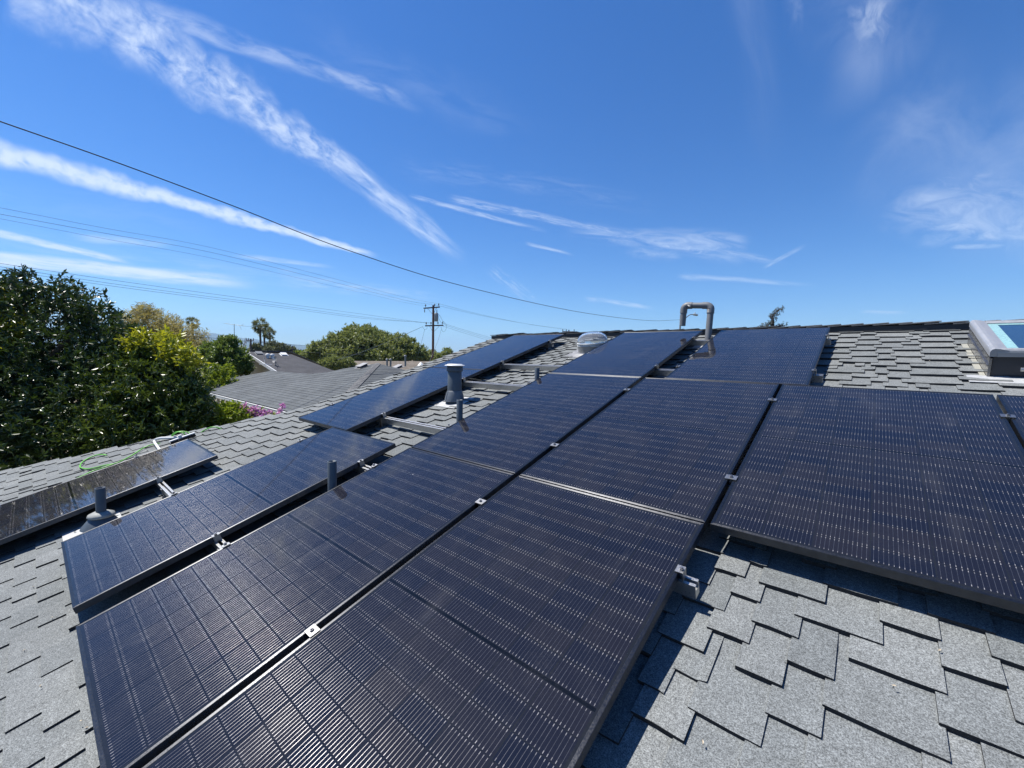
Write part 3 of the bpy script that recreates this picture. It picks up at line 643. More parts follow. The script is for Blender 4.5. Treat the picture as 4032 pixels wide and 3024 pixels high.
# ------------------------------------------------------------------ ground, hills
m = MB(); m.add([(-30000, -30000, GZ), (30000, -30000, GZ), (30000, 30000, GZ), (-30000, 30000, GZ)], [(0, 1, 2, 3)])
gmat, gt, gpp = pmat('dry_ground', (.14, .13, .08), .95, 0, .2)
oc = gt.node('ShaderNodeTexCoord').outputs['Object']
gt.l.new(gt.mix(gt.ramp(gt.noise(oc, .15, 6), .4, .6), (.06, .08, .03), (.20, .17, .12)), gpp.inputs['Base Color'])
tag(m.build('ground', gmat), kind='structure')
def hills():
    D = 9000; m = MB(); pr = [(-900, 1300), (300, 1285), (600, 1292), (700, 1300), (772, 1305.6), (810, 1309), (845, 1311), (885, 1320), (920, 1327), (953, 1329), (994, 1334), (1050, 1343), (1105, 1349), (1157, 1356), (1200, 1361), (1246, 1366), (1350, 1374), (1500, 1384), (1750, 1396), (2500, 1402)]
    n = 260; rows = 10; vs = []; fs = []
    xs = np.linspace(-900, 2500, n); ys = np.interp(xs, [p[0] for p in pr], [p[1] for p in pr])
    for i in range(n):
        x = xs[i]; hz = 1512 - 107 + .0185 * (x - 2016)
        top = at(x, ys[i] + 1.0 * math.sin(i * .9) * (.5 + .5 * math.sin(i * .23)), D); H = max(top.z - GZ, 30)
        base = Vector((top.x, top.y, GZ)); out = Vector((base.x - CW.x, base.y - CW.y, 0)).normalized()
        for r in range(rows):
            t = r / (rows - 1); spur = (1 - t) * t * 900 * math.sin(i * .55 + math.sin(i * .17) * 2)
            p = base - out * (2600 * (1 - t) + spur); vs.append((p.x, p.y, GZ + H * t ** 1.15 - 2))
        p = base + out * 3000; vs.append((p.x, p.y, GZ - 2))
    k = rows + 1
    for i in range(n - 1):
        for r in range(k - 1): fs.append((i*k+r, (i+1)*k+r, (i+1)*k+r+1, i*k+r+1))
    m.add(vs, fs, True)
    hm, ht, hpn = pmat('hill_scrub', (.07, .08, .05), .95, 0, .1)
    tag(m.build('hills', hm), kind='structure')
hills()

# ------------------------------------------------------------------ foliage
def leaf_mat(name, dark, light, rough=.38, trans=.35, spec=.5):
    m = bpy.data.materials.new(name); m.use_nodes = True; t = NT(m.node_tree); p = t.n['Principled BSDF']
    g = t.node('ShaderNodeNewGeometry'); oc = t.node('ShaderNodeTexCoord').outputs['Object']
    f = t.m('ADD', t.m('MULTIPLY', g.outputs['Random Per Island'], .6), t.m('MULTIPLY', t.ramp(t.noise(oc, 1.1, 3), .35, .65), .4))
    c = t.mix(f, dark, light); t.l.new(c, p.inputs['Base Color'])
    p.inputs['Roughness'].default_value = rough; p.inputs['Specular IOR Level'].default_value = spec
    tr = t.node('ShaderNodeBsdfTranslucent'); c2 = t.mix(.5, c, (light[0]*1.3, light[1]*1.2, light[2]*.5)); t.l.new(c2, tr.inputs[0])
    mx = t.node('ShaderNodeMixShader'); mx.inputs[0].default_value = trans
    out = t.n['Material Output']; t.l.new(p.outputs[0], mx.inputs[1]); t.l.new(tr.outputs[0], mx.inputs[2]); t.l.new(mx.outputs[0], out.inputs[0])
    return m
def unit(a): return a / np.maximum(np.linalg.norm(a, axis=-1, keepdims=True), 1e-9)
def leaves_mesh(name, base, dirv, length, width, fold=.25):
    """one folded leaf (two triangles) per row: base point, direction, size"""
    n = len(base); ref = rng.normal(size=(n, 3)); side = unit(np.cross(dirv, ref)); nrm = unit(np.cross(side, dirv))
    L = length[:, None]; Wd = width[:, None]
    mid = base + dirv * L * .5
    v = np.empty((n, 4, 3)); v[:, 0] = base; v[:, 1] = mid + side * Wd * .5 + nrm * Wd * fold; v[:, 2] = base + dirv * L - nrm * L * .08; v[:, 3] = mid - side * Wd * .5 + nrm * Wd * fold
    idx = (np.arange(n) * 4)[:, None]; f = np.concatenate([idx + [0, 1, 2], idx + [0, 2, 3]], axis=1).reshape(-1, 3)
    me = bpy.data.meshes.new(name); me.vertices.add(n * 4); me.vertices.foreach_set('co', v.reshape(-1).astype(np.float32))
    me.loops.add(len(f) * 3); me.loops.foreach_set('vertex_index', f.reshape(-1).astype(np.int32))
    me.polygons.add(len(f)); me.polygons.foreach_set('loop_start', (np.arange(len(f)) * 3).astype(np.int32)); me.polygons.foreach_set('loop_total', np.full(len(f), 3, np.int32))
    me.update(calc_edges=True); return me
def sample_lobes(lobes, n, shell=(.55, 1.05)):
    vol = np.array([l[1][0] * l[1][1] + l[1][0] * l[1][2] + l[1][1] * l[1][2] for l in lobes]); pick = rng.choice(len(lobes), n, p=vol / vol.sum())
    c = np.array([l[0] for l in lobes], float)[pick]; r = np.array([l[1] for l in lobes], float)[pick]
    d = unit(rng.normal(size=(n, 3))); rr = rng.uniform(shell[0] ** 2, shell[1] ** 2, n) ** .5
    # lumpy outline
    ph = d @ np.array([[3.1, 1.7, 2.3], [1.3, 4.1, 2.9], [2.2, 1.1, 3.7]]).T + pick[:, None]
    lump = 1 + .10 * np.sin(ph[:, 0] * 2) * np.sin(ph[:, 1] * 2.3) + .07 * np.sin(ph[:, 2] * 4.1)
    return c + d * r * (rr * lump)[:, None], unit(d / r)
def rosettes(lobes, nclust, per, leaf, asp, up=.35, spread=.8, shell=(.6, 1.05), twig=.10, droop=0.0):
    c, nrm = sample_lobes(lobes, nclust, shell)
    ax = unit(nrm + np.array([0, 0, up]) + rng.normal(size=c.shape) * .35)
    c = np.repeat(c, per, 0); ax = np.repeat(ax, per, 0); n = len(c)
    d = unit(ax * rng.uniform(.15, 1.0, (n, 1)) + rng.normal(size=(n, 3)) * spread + np.array([0, 0, -droop]))
    base = c + ax * (rng.uniform(-1, 1, (n, 1)) * twig)
    L = leaf * rng.uniform(.65, 1.2, n); return base, d, L, L * asp * rng.uniform(.8, 1.2, n)
def limb_tree(name, foot, tops, r0, mat, parent, fork=.45):
    m = MB(); foot = Vector(foot)
    cen = sum((Vector(t) for t in tops), Vector()) / len(tops); fk = foot.lerp(Vector((cen.x, cen.y, foot.z + (cen.z - foot.z))), fork)
    fk = Vector((foot.x * .6 + cen.x * .4, foot.y * .6 + cen.y * .4, foot.z + (cen.z - foot.z) * fork))
    m.tube(spline([foot, foot.lerp(fk, .5) + Vector((random.gauss(0, r0*.4), random.gauss(0, r0*.4), 0)), fk], 5), [r0 * (1.15 - .45 * i / 10) for i in range(11)], 9)
    for tp in tops:
        tp = Vector(tp); mid = fk.lerp(tp, .5) + Vector((random.gauss(0, .1), random.gauss(0, .1), .1)) * (tp - fk).length * .5
        pts = spline([fk, mid, tp], 5); m.tube(pts, [r0 * .6 * (1 - .8 * i / (len(pts) - 1)) for i in range(len(pts))], 6)
    return m.build(name, mat, parent)
M_BARK = weathered('bark', (.12, .09, .065), .9, 0, .4, 8, .2, .5)
def tree(name, label, cat, foot, lobes, mats, nclust, per, leaf, asp, group=None, r0=.14, crownname='crown', **kw):
    """lobes in world coordinates; mats: list of (material, share)"""
    foot = Vector(foot); e = thing(name, label, cat, foot, group)
    ll = [(tuple(Vector(c) - foot), r) for c, r in lobes]
    limb_tree('trunk', (0, 0, 0), [c for c, r in ll], r0, M_BARK, e)
    b, d, L, Wd = rosettes(ll, nclust, per, leaf, asp, **kw)
    me = leaves_mesh(crownname, b, d, L, Wd)
    obj(crownname, me, mats, e)
    return e
ML_DARK = leaf_mat('glossy_dark_leaf', (.011, .027, .007), (.050, .088, .017), .34, .18)
ML_CIT = leaf_mat('citrus_leaf', (.018, .040, .008), (.090, .135, .020), .34, .24)
ML_YEL = leaf_mat('new_yellow_leaf', (.15, .20, .012), (.36, .37, .025), .42, .38)
ML_MID = leaf_mat('mid_green_leaf', (.055, .10, .022), (.16, .23, .055), .42, .33)
ML_LIME = leaf_mat('lime_leaf', (.09, .15, .012), (.24, .31, .025), .45, .38)
ML_OCH = leaf_mat('ochre_leaf', (.20, .175, .06), (.38, .335, .14), .6, .36)
ML_OLV = leaf_mat('olive_leaf', (.085, .12, .034), (.25, .29, .11), .5, .33)
ML_GREY = leaf_mat('hazy_leaf', (.07, .085, .05), (.16, .18, .10), .6, .3)
ML_PINK = leaf_mat('magenta_bract', (.36, .10, .40), (.58, .30, .66), .5, .4)
ML_PALM = leaf_mat('palm_leaf', (.08, .10, .035), (.20, .21, .09), .5, .3)

def P(x, y, D): return at(x, y, D)
def lobe(x, y, D, rx, ry=None, rz=None): return (tuple(P(x, y, D)), (rx, ry or rx, rz or rx))
# large glossy tree at the left, nearest of all
ft = P(150, 1500, 10.3); ft.z = GZ
big = tree('broadleaf_tree', 'huge dark glossy tree at the left edge rising above the roof', 'tree', ft,
     [lobe(150, 1330, 10.3, 1.55, 1.5, 1.45), lobe(-250, 1330, 10.5, 1.6), lobe(330, 1390, 10.0, 1.15), lobe(120, 1600, 9.8, 1.8, 1.7, 1.5), lobe(420, 1620, 9.6, 1.35), lobe(-150, 1700, 9.7, 1.6), lobe(-650, 1330, 10.4, 1.7), lobe(-430, 1290, 9.4, 1.5), lobe(-850, 1310, 9.8, 1.6), lobe(-1150, 1340, 10.2, 1.7), lobe(-600, 1650, 9.9, 1.8), lobe(-1100, 1680, 9.8, 1.8), lobe(230, 1820, 9.3, 1.6, 1.5, 1.4), lobe(520, 1480, 9.7, .75), lobe(110, 1150, 10.2, .38, .38, .5), lobe(255, 1165, 10.0, .42, .4, .45), lobe(30, 1180, 10.3, .5), lobe(370, 1240, 9.9, .38), lobe(480, 1330, 9.8, .42)],
     ML_DARK, 12500, 14, .132, .31, r0=.20, spread=.75, up=.5, shell=(.48, 1.06))
b, d, L, Wd = rosettes([(tuple(P(-40, 1215, 10.0) - ft), (.75, .6, .55)), (tuple(P(20, 1310, 9.7) - ft), (.4, .4, .35))], 240, 12, .14, .33, up=.7, shell=(.5, 1.1))
obj('new_growth', leaves_mesh('new_growth', b, d, L, Wd), ML_YEL, big)
ft = P(640, 1600, 9.6); ft.z = GZ
t2 = tree('citrus_tree', 'lower dark glossy tree with a bright yellow green top, right of the huge dark tree', 'tree', ft,
     [lobe(585, 1500, 9.8, .95), lobe(640, 1590, 9.4, .9), lobe(540, 1700, 9.2, 1.1), lobe(675, 1700, 9.1, .75), lobe(600, 1790, 8.9, .9, .9, .8), lobe(735, 1560, 9.4, .34), lobe(745, 1620, 9.2, .38)],
     ML_CIT, 4300, 13, .120, .33, r0=.14, spread=.75, up=.5, shell=(.48, 1.06))
b, d, L, Wd = rosettes([(tuple(P(625, 1345, 9.7) - ft), (.42, .42, .24)), (tuple(P(560, 1360, 9.7) - ft), (.3, .3, .26)), (tuple(P(745, 1420, 9.4) - ft), (.26, .26, .2)), (tuple(P(690, 1390, 9.5) - ft), (.3, .3, .22))], 190, 12, .13, .33, up=.8, shell=(.5, 1.15))
obj('new_growth', leaves_mesh('new_growth', b, d, L, Wd), ML_YEL, t2)
# shrubs at the roof's edge
ft = P(880, 1660, 10.0); ft.z = GZ
tree('lime_shrub', 'lime green leafy shrub just beyond the roof edge, left of the pink flowers', 'shrub', ft,
     [lobe(880, 1650, 10.0, .38, .38, .36), lobe(830, 1690, 9.9, .36), lobe(920, 1640, 10.1, .24)], ML_LIME, 330, 12, .12, .34, r0=.05, up=.6)
ft = P(990, 1650, 10.8); ft.z = GZ
e = tree('flowering_shrub', 'bougainvillea bush with pink purple flowers below the neighbour eave', 'shrub', ft,
     [lobe(1000, 1672, 10.8, .50, .5, .34), lobe(950, 1676, 10.7, .32)], ML_LIME, 330, 10, .085, .5, r0=.05, up=.4)
b, d, L, Wd = rosettes([(tuple(P(x, y, 10.6) - ft), (r, r, r * .8)) for x, y, r in ((942, 1603, .07), (952, 1616, .08), (980, 1622, .08), (992, 1630, .06), (1008, 1610, .08), (1048, 1640, .09), (1058, 1652, .08), (1040, 1660, .07), (1112, 1602, .08), (1110, 1622, .09), (935, 1618, .09), (968, 1604, .10), (1002, 1632, .10), (1030, 1622, .09), (1052, 1628, .10), (950, 1634, .05), (1022, 1640, .05))], 110, 8, .06, .75, up=.2, shell=(.3, 1.1), twig=.03)
obj('flowers', leaves_mesh('flowers', b, d, L, Wd), ML_PINK, e)
m = MB()
m.tube([P(1104, 1640, 10.6) - ft, P(1110, 1615, 10.6) - ft, P(1113, 1597, 10.6) - ft], .006, 5); m.build('stem', M_BARK, e)
# ochre tree, mid green tree, lime shrub behind
ft = P(640, 1400, 36); ft.z = GZ
tree('ochre_tree', 'airy ochre yellow tree behind the dark glossy trees', 'tree', ft,
     [lobe(590, 1290, 36, 2.0, 2.0, 1.75), lobe(680, 1330, 36, 2.0, 2.0, 1.5), lobe(530, 1360, 36, 1.6), lobe(760, 1375, 36, 1.5, 1.5, 1.1), lobe(570, 1225, 36, .75, .75, .5), lobe(860, 1390, 37, 1.3, 1.3, .6)],
     ML_OCH, 2600, 11, .30, .16, r0=.22, up=.1, droop=.5, shell=(.4, 1.1), spread=.9, twig=.25)
ft = P(900, 1440, 25.5); ft.z = GZ
tree('green_tree', 'rounded mid green tree left of the white roof trim', 'tree', ft,
     [lobe(895, 1410, 25.5, 1.0), lobe(845, 1405, 25.8, .85), lobe(935, 1430, 25.3, .72), lobe(885, 1352, 25.6, .42), lobe(912, 1350, 25.4, .36), lobe(958, 1452, 25.2, .42)],
     ML_MID, 1500, 12, .20, .34, r0=.16, up=.4)
ft = P(860, 1480, 22.7); ft.z = GZ
tree('lime_shrub', 'lime green shrub in front of the rounded mid green tree, over the neighbour roof edge', 'shrub', ft,
     [lobe(845, 1468, 22.6, .55, .55, .42), lobe(890, 1465, 22.8, .45, .45, .38), lobe(812, 1490, 22.5, .5), lobe(850, 1530, 22.4, .7), lobe(900, 1520, 22.5, .5)], ML_LIME, 420, 12, .16, .36, r0=.08, up=.6)
# the wide crown beyond the neighbour
ft = P(1450, 1420, 62); ft.z = GZ
tree('spreading_tree', 'wide olive green tree crown left of the utility pole', 'tree', ft,
     [lobe(1410, 1345, 62, 2.7, 2.7, 2.2), lobe(1330, 1365, 62, 2.4, 2.4, 1.8), lobe(1260, 1385, 61, 1.8, 1.8, 1.3), lobe(1480, 1350, 63, 2.4, 2.4, 2.0), lobe(1560, 1365, 62, 2.3, 2.3, 1.7), lobe(1630, 1388, 61, 1.8, 1.8, 1.2), lobe(1520, 1400, 60, 3.2, 2.8, 1.4), lobe(1380, 1310, 62, 1.1, 1.1, .9), lobe(1445, 1305, 62, 1.0, 1.0, .8), lobe(1350, 1400, 60, 2.6, 2.4, 1.3), lobe(1680, 1405, 61, 1.2, 1.2, .9), lobe(1215, 1398, 60, 1.1, 1.1, .7), lobe(1450, 1362, 61, 3.0, 2.8, 2.3), lobe(1540, 1378, 60.5, 2.4, 2.4, 1.7), lobe(1600, 1372, 61, 1.6, 1.6, 1.4)],
     ML_OLV, 5200, 11, .42, .36, r0=.4, up=.3, shell=(.6, 1.08), twig=.25)
ft = P(1320, 1430, 47); ft.z = GZ
tree('dense_bush', 'dense dark olive bush below the wide olive tree crown', 'bush', ft,
     [lobe(1320, 1432, 47, 1.2, 1.2, .75), lobe(1275, 1438, 47, .8, .8, .6), lobe(1365, 1430, 47, .8, .8, .6)], ML_OLV, 700, 11, .26, .32, r0=.12, up=.2)
ft = P(1765, 1400, 42); ft.z = GZ
tree('small_tree', 'small tree peeping over the roof edge right of the utility pole', 'tree', ft,
     [lobe(1762, 1392, 42, .55, .55, .5), lobe(1745, 1405, 42, .6, .6, .4), lobe(1785, 1408, 42, .5, .5, .35), lobe(1725, 1412, 42, .5, .5, .3)], ML_OLV, 260, 11, .24, .34, r0=.08)
# far greenery along the horizon
FT = [(1130, 1380, 88, 1.5, 'grey leafed tree right of the palms'), (1085, 1372, 86, 2.0, 'pale tree just behind the palm cluster'), (1010, 1372, 90, 1.3, 'pale tree left of the palm cluster'),
      (1160, 1392, 120, 1.6, 'small far tree under the two roof pole masts'), (1195, 1399, 105, 1.7, 'dark far tree left of the wide olive crown'), (1225, 1392, 110, 1.9, 'far round tree touching the wide olive crown'),
      (1250, 1408, 75, 1.3, 'low tree at the left foot of the wide olive crown'), (1170, 1404, 70, 1.0, 'low bush over the pale far roof'), (1700, 1405, 85, 1.6, 'far tree behind the utility pole foot'), (1655, 1410, 70, 1.4, 'low tree left of the utility pole foot')]
for i, (x, y, D, r, lab) in enumerate(FT):
    ft = P(x, y, D); ft.z = GZ
    tree('distant_tree', lab, 'tree', ft, [lobe(x, y, D, r, r, r * .8), lobe(x + 14, y + 6, D, r * .7), lobe(x - 13, y + 6, D, r * .75)], (ML_GREY, ML_GREY, ML_GREY, ML_OLV, ML_MID, ML_OLV, ML_OLV, ML_LIME, ML_OLV, ML_OLV)[i], 300, 10, .42, .38, 'trees along the horizon', r0=.15)
def palm(x, ytop, D, label, r=2.0, group='tall fan palms'):
    c = P(x, ytop, D); ft = Vector((c.x, c.y, GZ)); e = thing('palm_tree', label, 'palm', ft, group); h = c.z - GZ
    m = MB(); m.tube([(0, 0, 0), (.1, 0, h * .5), (0, 0, h)], [.28, .22, .2], 8); m.build('trunk', M_BARK, e)
    bs = []; ds = []
    for f in range(64):
        a = rng.uniform(0, 2*math.pi); el = rng.uniform(-1.2, 1.35); d0 = np.array([math.cos(a)*math.cos(el), math.sin(a)*math.cos(el), math.sin(el)])
        tip = np.array([0, 0, h]) + d0 * r * .55 * rng.uniform(.7, 1.1) * np.array([1, 1, 1.1])
        for j in range(13):
            dj = d0 + rng.normal(size=3) * .42 + np.array([0, 0, -.55]); bs.append(tip); ds.append(dj / np.linalg.norm(dj))
    n = len(bs); L = rng.uniform(.6, 1.0, n) * r * .50
    obj('fronds', leaves_mesh('fronds', np.array(bs), np.array(ds), L, L * .10), ML_PALM, e)
palm(1024, 1285, 92, 'tallest fan palm of the cluster in the middle distance', 2.1); palm(1040, 1300, 94, 'middle fan palm of the cluster, slightly lower', 1.9); palm(1062, 1313, 91, 'lowest fan palm on the right of the cluster', 1.5)
palm(757, 1270, 78, 'lone fan palm peeping out right of the ochre tree', 1.35)
def bare_tree(x, y0, y1, D, label):
    b = P(x, y1, D); ft = Vector((b.x, b.y, GZ)); e = thing('bare_tree', label, 'tree', ft); top = P(x, y0, D) - ft; m = MB()
    m.tube([(0, 0, 0), top * .6], [.12, .08], 6)
    for i in range(26):
        s = top * random.uniform(.45, .8); a = random.uniform(0, 6.28); q = s + Vector((math.cos(a) * random.uniform(.3, 1.4), math.sin(a) * random.uniform(.3, 1.4), random.uniform(.6, 2.0)))
        q.z = min(q.z, top.z); m.tube([s, s.lerp(q, .5) + Vector((0, 0, .1)), q], [.04, .03, .012], 4, cap=False)
    m.build('branches', weathered('pale_branch', (.20, .17, .17), .9), e)
bare_tree(960, 1320, 1385, 82, 'leafless grey tree left of the palm cluster')
def conifer(x, ytop, ybase, D, label):
    b = P(x, ybase, D); ft = Vector((b.x, b.y, GZ)); e = thing('conifer_tree', label, 'tree', ft); top = P(x + 28, ytop, D) - ft; mid = P(x - 4, (ytop*.55+ybase*.45), D) - ft; low = b - ft
    m = MB(); pts = spline([(0, 0, 0), low, mid, top], 5); m.tube(pts, [.10 * (1 - i / len(pts)) + .010 for i in range(len(pts))], 6)
    lob = []
    for t in np.linspace(0, 1, 13):
        c = low.lerp(mid, t * 2) if t < .5 else mid.lerp(top, t * 2 - 1); lob.append((tuple(c + RT * random.gauss(0, .05 + .05 * (1 - t))), (.13, .13, .11)))
    for sx, yy in ((-38, -14), (-22, -22), (30, -12), (42, -22), (22, -2), (-30, 2), (48, -2)):
        c = P(x + sx, ybase + yy, D) - ft; lob.append((tuple(c), (.18, .18, .10))); m.tube([low - Vector((0, 0, .4)), c], [.03, .012], 5)
    m.build('trunk', weathered('grey_bark', (.06, .055, .06), .9, 0, .3, 8), e)
    b_, d, L, Wd = rosettes(lob, 300, 8, .085, .30, up=.2, shell=(.2, 1.25), twig=.05)
    obj('crown', leaves_mesh('crown', b_, d, L, Wd), leaf_mat('blue_needle', (.035, .045, .045), (.12, .13, .115), .6, .15), e)
conifer(3042, 1214, 1300, 22, 'sparse crooked conifer top showing above the ridge')

# ------------------------------------------------------------------ neighbouring houses
def roof_tex(name, c0, c1, cw=.30, chh=.14, line=.55):
    m, t, p = pmat(name, c0, .92, 0, .2)
    uvn = t.node('ShaderNodeUVMap').outputs[0]
    b = t.node('ShaderNodeTexBrick'); t.l.new(uvn, b.inputs['Vector'])
    b.inputs['Color1'].default_value = (*c0, 1); b.inputs['Color2'].default_value = (*c1, 1); b.inputs['Mortar'].default_value = (*[q * line for q in c0], 1)
    b.inputs['Scale'].default_value = 1; b.inputs['Mortar Size'].default_value = .012; b.inputs['Brick Width'].default_value = cw; b.inputs['Row Height'].default_value = chh
    n = t.noise(t.node('ShaderNodeTexCoord').outputs['Object'], 1.2, 5); n2 = t.noise(t.node('ShaderNodeTexCoord').outputs['Object'], 25, 3)
    kk = t.m('MULTIPLY', t.ramp(n, .3, .7, .86, 1.12), t.ramp(n2, .3, .7, .85, 1.15)); t.l.new(t.vm('MULTIPLY', b.outputs[0], t.xyz(kk, kk, kk)), p.inputs['Base Color'])
    return m
M_R1 = roof_tex('neighbour_shingle', (.086, .095, .103), (.104, .113, .119), line=.75)
M_R2 = roof_tex('rear_shingle', (.072, .073, .080), (.085, .085, .092), .3, .14, .85)
M_R3 = roof_tex('tan_shingle', (.19, .165, .135), (.23, .195, .16), .3, .14, .8)
def roof_part(name, poly, mat, parent, along, o_, thick=.05, steps=True, expo=.20):
    """flat roof plane as lapped courses: poly world points, 'along' the eave direction"""
    P_ = [Vector(p) for p in poly]; a = Vector(along).normalized(); nrm = (P_[1] - P_[0]).cross(P_[2] - P_[0]).normalized()
    if nrm.z < 0: nrm = -nrm
    up = nrm.cross(a).normalized()
    if up.z < 0: up = -up
    og = P_[0]; q = [((p - og).dot(a), (p - og).dot(up)) for p in P_]
    m = MB(); uvs = []
    ymin = min(y for _, y in q); ymax = max(y for _, y in q)
    def cut(poly2, y, keep):                    # clip polygon at height y
        out = []
        for i in range(len(poly2)):
            A, B = poly2[i], poly2[(i+1) % len(poly2)]; ia = keep(A[1]); ib = keep(B[1])
            if ia: out.append(A)
            if ia != ib: tt = (y - A[1]) / (B[1] - A[1]); out.append((A[0] + (B[0] - A[0]) * tt, y))
        return out
    y = ymin
    while y < ymax - 1e-4:
        pp = cut(cut(q, y, lambda v, y=y: v >= y - 1e-9), y + expo, lambda v, y=y: v <= y + expo + 1e-9)
        if len(pp) >= 3:
            f = lambda h: (1 - (h - y) / expo) * .010
            top = [og + a * x + up * h + nrm * f(h) - o_ for x, h in pp]; bot = [og + a * x + up * h - nrm * thick - o_ for x, h in pp]
            k_ = len(pp); base = len(m.v); m.add(top + bot, [tuple(range(k_))] + [(i, (i+1) % k_, k_ + (i+1) % k_, k_ + i) for i in range(k_)] + [tuple(range(k_, 2*k_))[::-1]])
            uvs += pp + pp
        y += expo
    me = bpy.data.meshes.new(name); me.from_pydata(m.v, [], m.f); uvl = me.uv_layers.new(name='UVMap')
    for lp in me.loops: uvl.data[lp.index].uv = uvs[lp.vertex_index]
    me.update(); return obj(name, me, mat, parent)
EX = Vector((1, 0, 0)); EY = Vector((0, 1, 0))
ZE = -.85; TA = .329; NY = 5.85
def onN(x, y): return onplane(x, y, Vector((0, NY, ZE)), Vector((0, -TA, 1)).normalized())
eL = onN(822, 1547); apex = onN(1487, 1431)
o_ = Vector((-18, 10, GZ)); nb = thing('neighbour_house', 'neighbour house with a large grey shingled roof and white gutter', 'house', o_)
hipb = Vector((apex.x + (apex.y - NY), NY, ZE))
poly = [Vector((eL.x, NY, ZE)), hipb, apex, onN(1350, 1452.5), onN(1290, 1466), onN(1216, 1472.5), onN(1140, 1467), onN(1073, 1459.5), onN(822, 1506)]
roof_part('roof', poly, M_R1, nb, EX, o_)
yR = apex.y; roof_part('side_roof', [hipb, Vector((hipb.x, 2*yR - NY, ZE)), apex], M_R1, nb, EY, o_)
roof_part('rear_roof', [Vector((hipb.x, 2*yR - NY, ZE)), Vector((eL.x, 2*yR - NY, ZE)), onN(1073, 1459.5) + Vector((0, .3, -.05)), apex], M_R1, nb, EX, o_)
m = MB(); s_ = 0; ht_ = (hipb - apex); hlen = ht_.length; hdn = ht_.normalized()
while s_ < hlen:
    p = apex + hdn * (s_ + .30) - o_ + Vector((0, 0, .05)); capstrip(m, p, -hdn, Vector((-.6, -.75, -.28)).normalized(), Vector((.75, .6, -.28)).normalized(), .30, .16, .02, -.02); s_ += .20
m.build('hip_cap', M_CAP, nb)
m = MB(); m.box(eL.x + .4, hipb.x - .5, NY + .55, 2*yR - NY - .5, GZ, ZE - .12); m.v = [tuple(Vector(p) - o_) for p in m.v]
m.build('wall', weathered('peach_stucco', (.46, .33, .22), .9, 0, .08, 2), nb)
m = MB(); m.box(eL.x - .02, hipb.x + .02, NY - .11, NY - .005, ZE - .15, ZE - .03); m.box(eL.x - .02, hipb.x + .02, NY - .118, NY - .10, ZE - .028, ZE - .012); m.v = [tuple(Vector(p) - o_) for p in m.v]
m.build('gutter', M_WHITE, nb)
m = MB(); m.box(eL.x, hipb.x, NY + .02, NY + .5, ZE - .10, ZE - .07); m.v = [tuple(Vector(p) - o_) for p in m.v]; m.build('soffit', weathered('grey_soffit', (.42, .40, .40), .7), nb)
m = MB()
for xx in (-22.6, -19.4, -16.2): m.box(xx, xx + 1.5, NY + .53, NY + .548, -2.2, -1.15)
m.v = [tuple(Vector(p) - o_) for p in m.v]; m.build('window', pmat('dark_window', (.03, .03, .035), .1)[0], nb)
m = MB()
for xx in (-23.2, -20.6): m.box(xx, xx + .12, NY + .05, NY + .17, GZ, ZE - .12)
m.v = [tuple(Vector(p) - o_) for p in m.v]; m.build('post', M_WHITE, nb)
def roof_vent(x, y, label, sz=.35, yaw=0, mat=None, pl=None):
    p = (pl or onN)(x, y); e = thing('roof_vent', label, 'vent', Matrix.Translation(p) @ Matrix.Rotation(yaw, 4, 'Z') @ Matrix.Rotation(math.atan(TA), 4, 'X'), 'box vents on the roofs')
    m = MB(); m.box(-sz*.42, sz*.42, -sz*.4, sz*.45, 0, sz*.22); m.build('throat', M_BLACK, e)
    m = MB(); m.prism([(-sz*.55, -sz*.55, sz*.22), (sz*.55, -sz*.55, sz*.22), (sz*.55, sz*.55, sz*.30), (-sz*.55, sz*.55, sz*.30)], (0, 0, sz*.06)); m.box(-sz*.7, sz*.7, -sz*.7, sz*.7, .02, .03); m.build('hood', mat or M_GALV, e)
roof_vent(1427, 1446, 'flat box vent left of the hip of the neighbour roof', .42)
roof_vent(1566, 1450, 'flat box vent right of the hip of the neighbour roof', .40, pl=lambda x, y: at(x, y, 21.5))
# house behind with white rake trim
X0, Z0, T2 = -30.0, 1.26, .215
def onH(x, y): return onplane(x, y, Vector((X0, 0, Z0)), Vector((T2, 0, 1)).normalized())
o2 = Vector((-28, 12, GZ)); h2 = thing('neighbour_house', 'house behind with plain grey gable roof, white sloping trim and small vents', 'house', o2)
a_, b_, c_, d_ = onH(962, 1383), onH(1060, 1459), onH(1330, 1478), onH(1306, 1458)
tl_, tr_ = onH(964, 1382), onH(1146, 1394.5); yg = tl_.y; xb = -21.5
zb = Z0 - T2 * (xb - X0)
pr3 = [Vector((X0, yg, Z0)), Vector((xb, yg, zb)), Vector((xb, onH(1320, 1475).y + 3, zb)), onH(1306, 1457), tr_]
roof_part('roof', pr3, M_R2, h2, EY, o2)
roof_part('rear_roof', [Vector((X0, yg, Z0)), tr_ + Vector((-.0, 0, 0)), Vector((X0 - 8, tr_.y + 6, Z0 - 8 * T2)), Vector((X0 - 8, yg, Z0 - 8 * T2))], M_R2, h2, EY, o2)
m = MB(); m.prism([Vector((X0, yg - .03, Z0 + .04)) - o2, Vector((xb, yg - .03, zb + .04)) - o2, Vector((xb, yg - .03, zb - .14)) - o2, Vector((X0, yg - .03, Z0 - .14)) - o2], (0, -.05, 0)); m.build('rake_trim', M_WHITE, h2)
m = MB(); m.prism([Vector((X0 - 7.5, yg + .3, zb - .1)) - o2, Vector((xb - .4, yg + .3, zb - .1)) - o2, Vector((X0, yg + .3, Z0 - .1)) - o2, Vector((X0 - 7.5, yg + .3, Z0 - 7.5*T2 - .1)) - o2], (0, .15, 0)); m.build('gable_wall', M_STUCCO, h2)
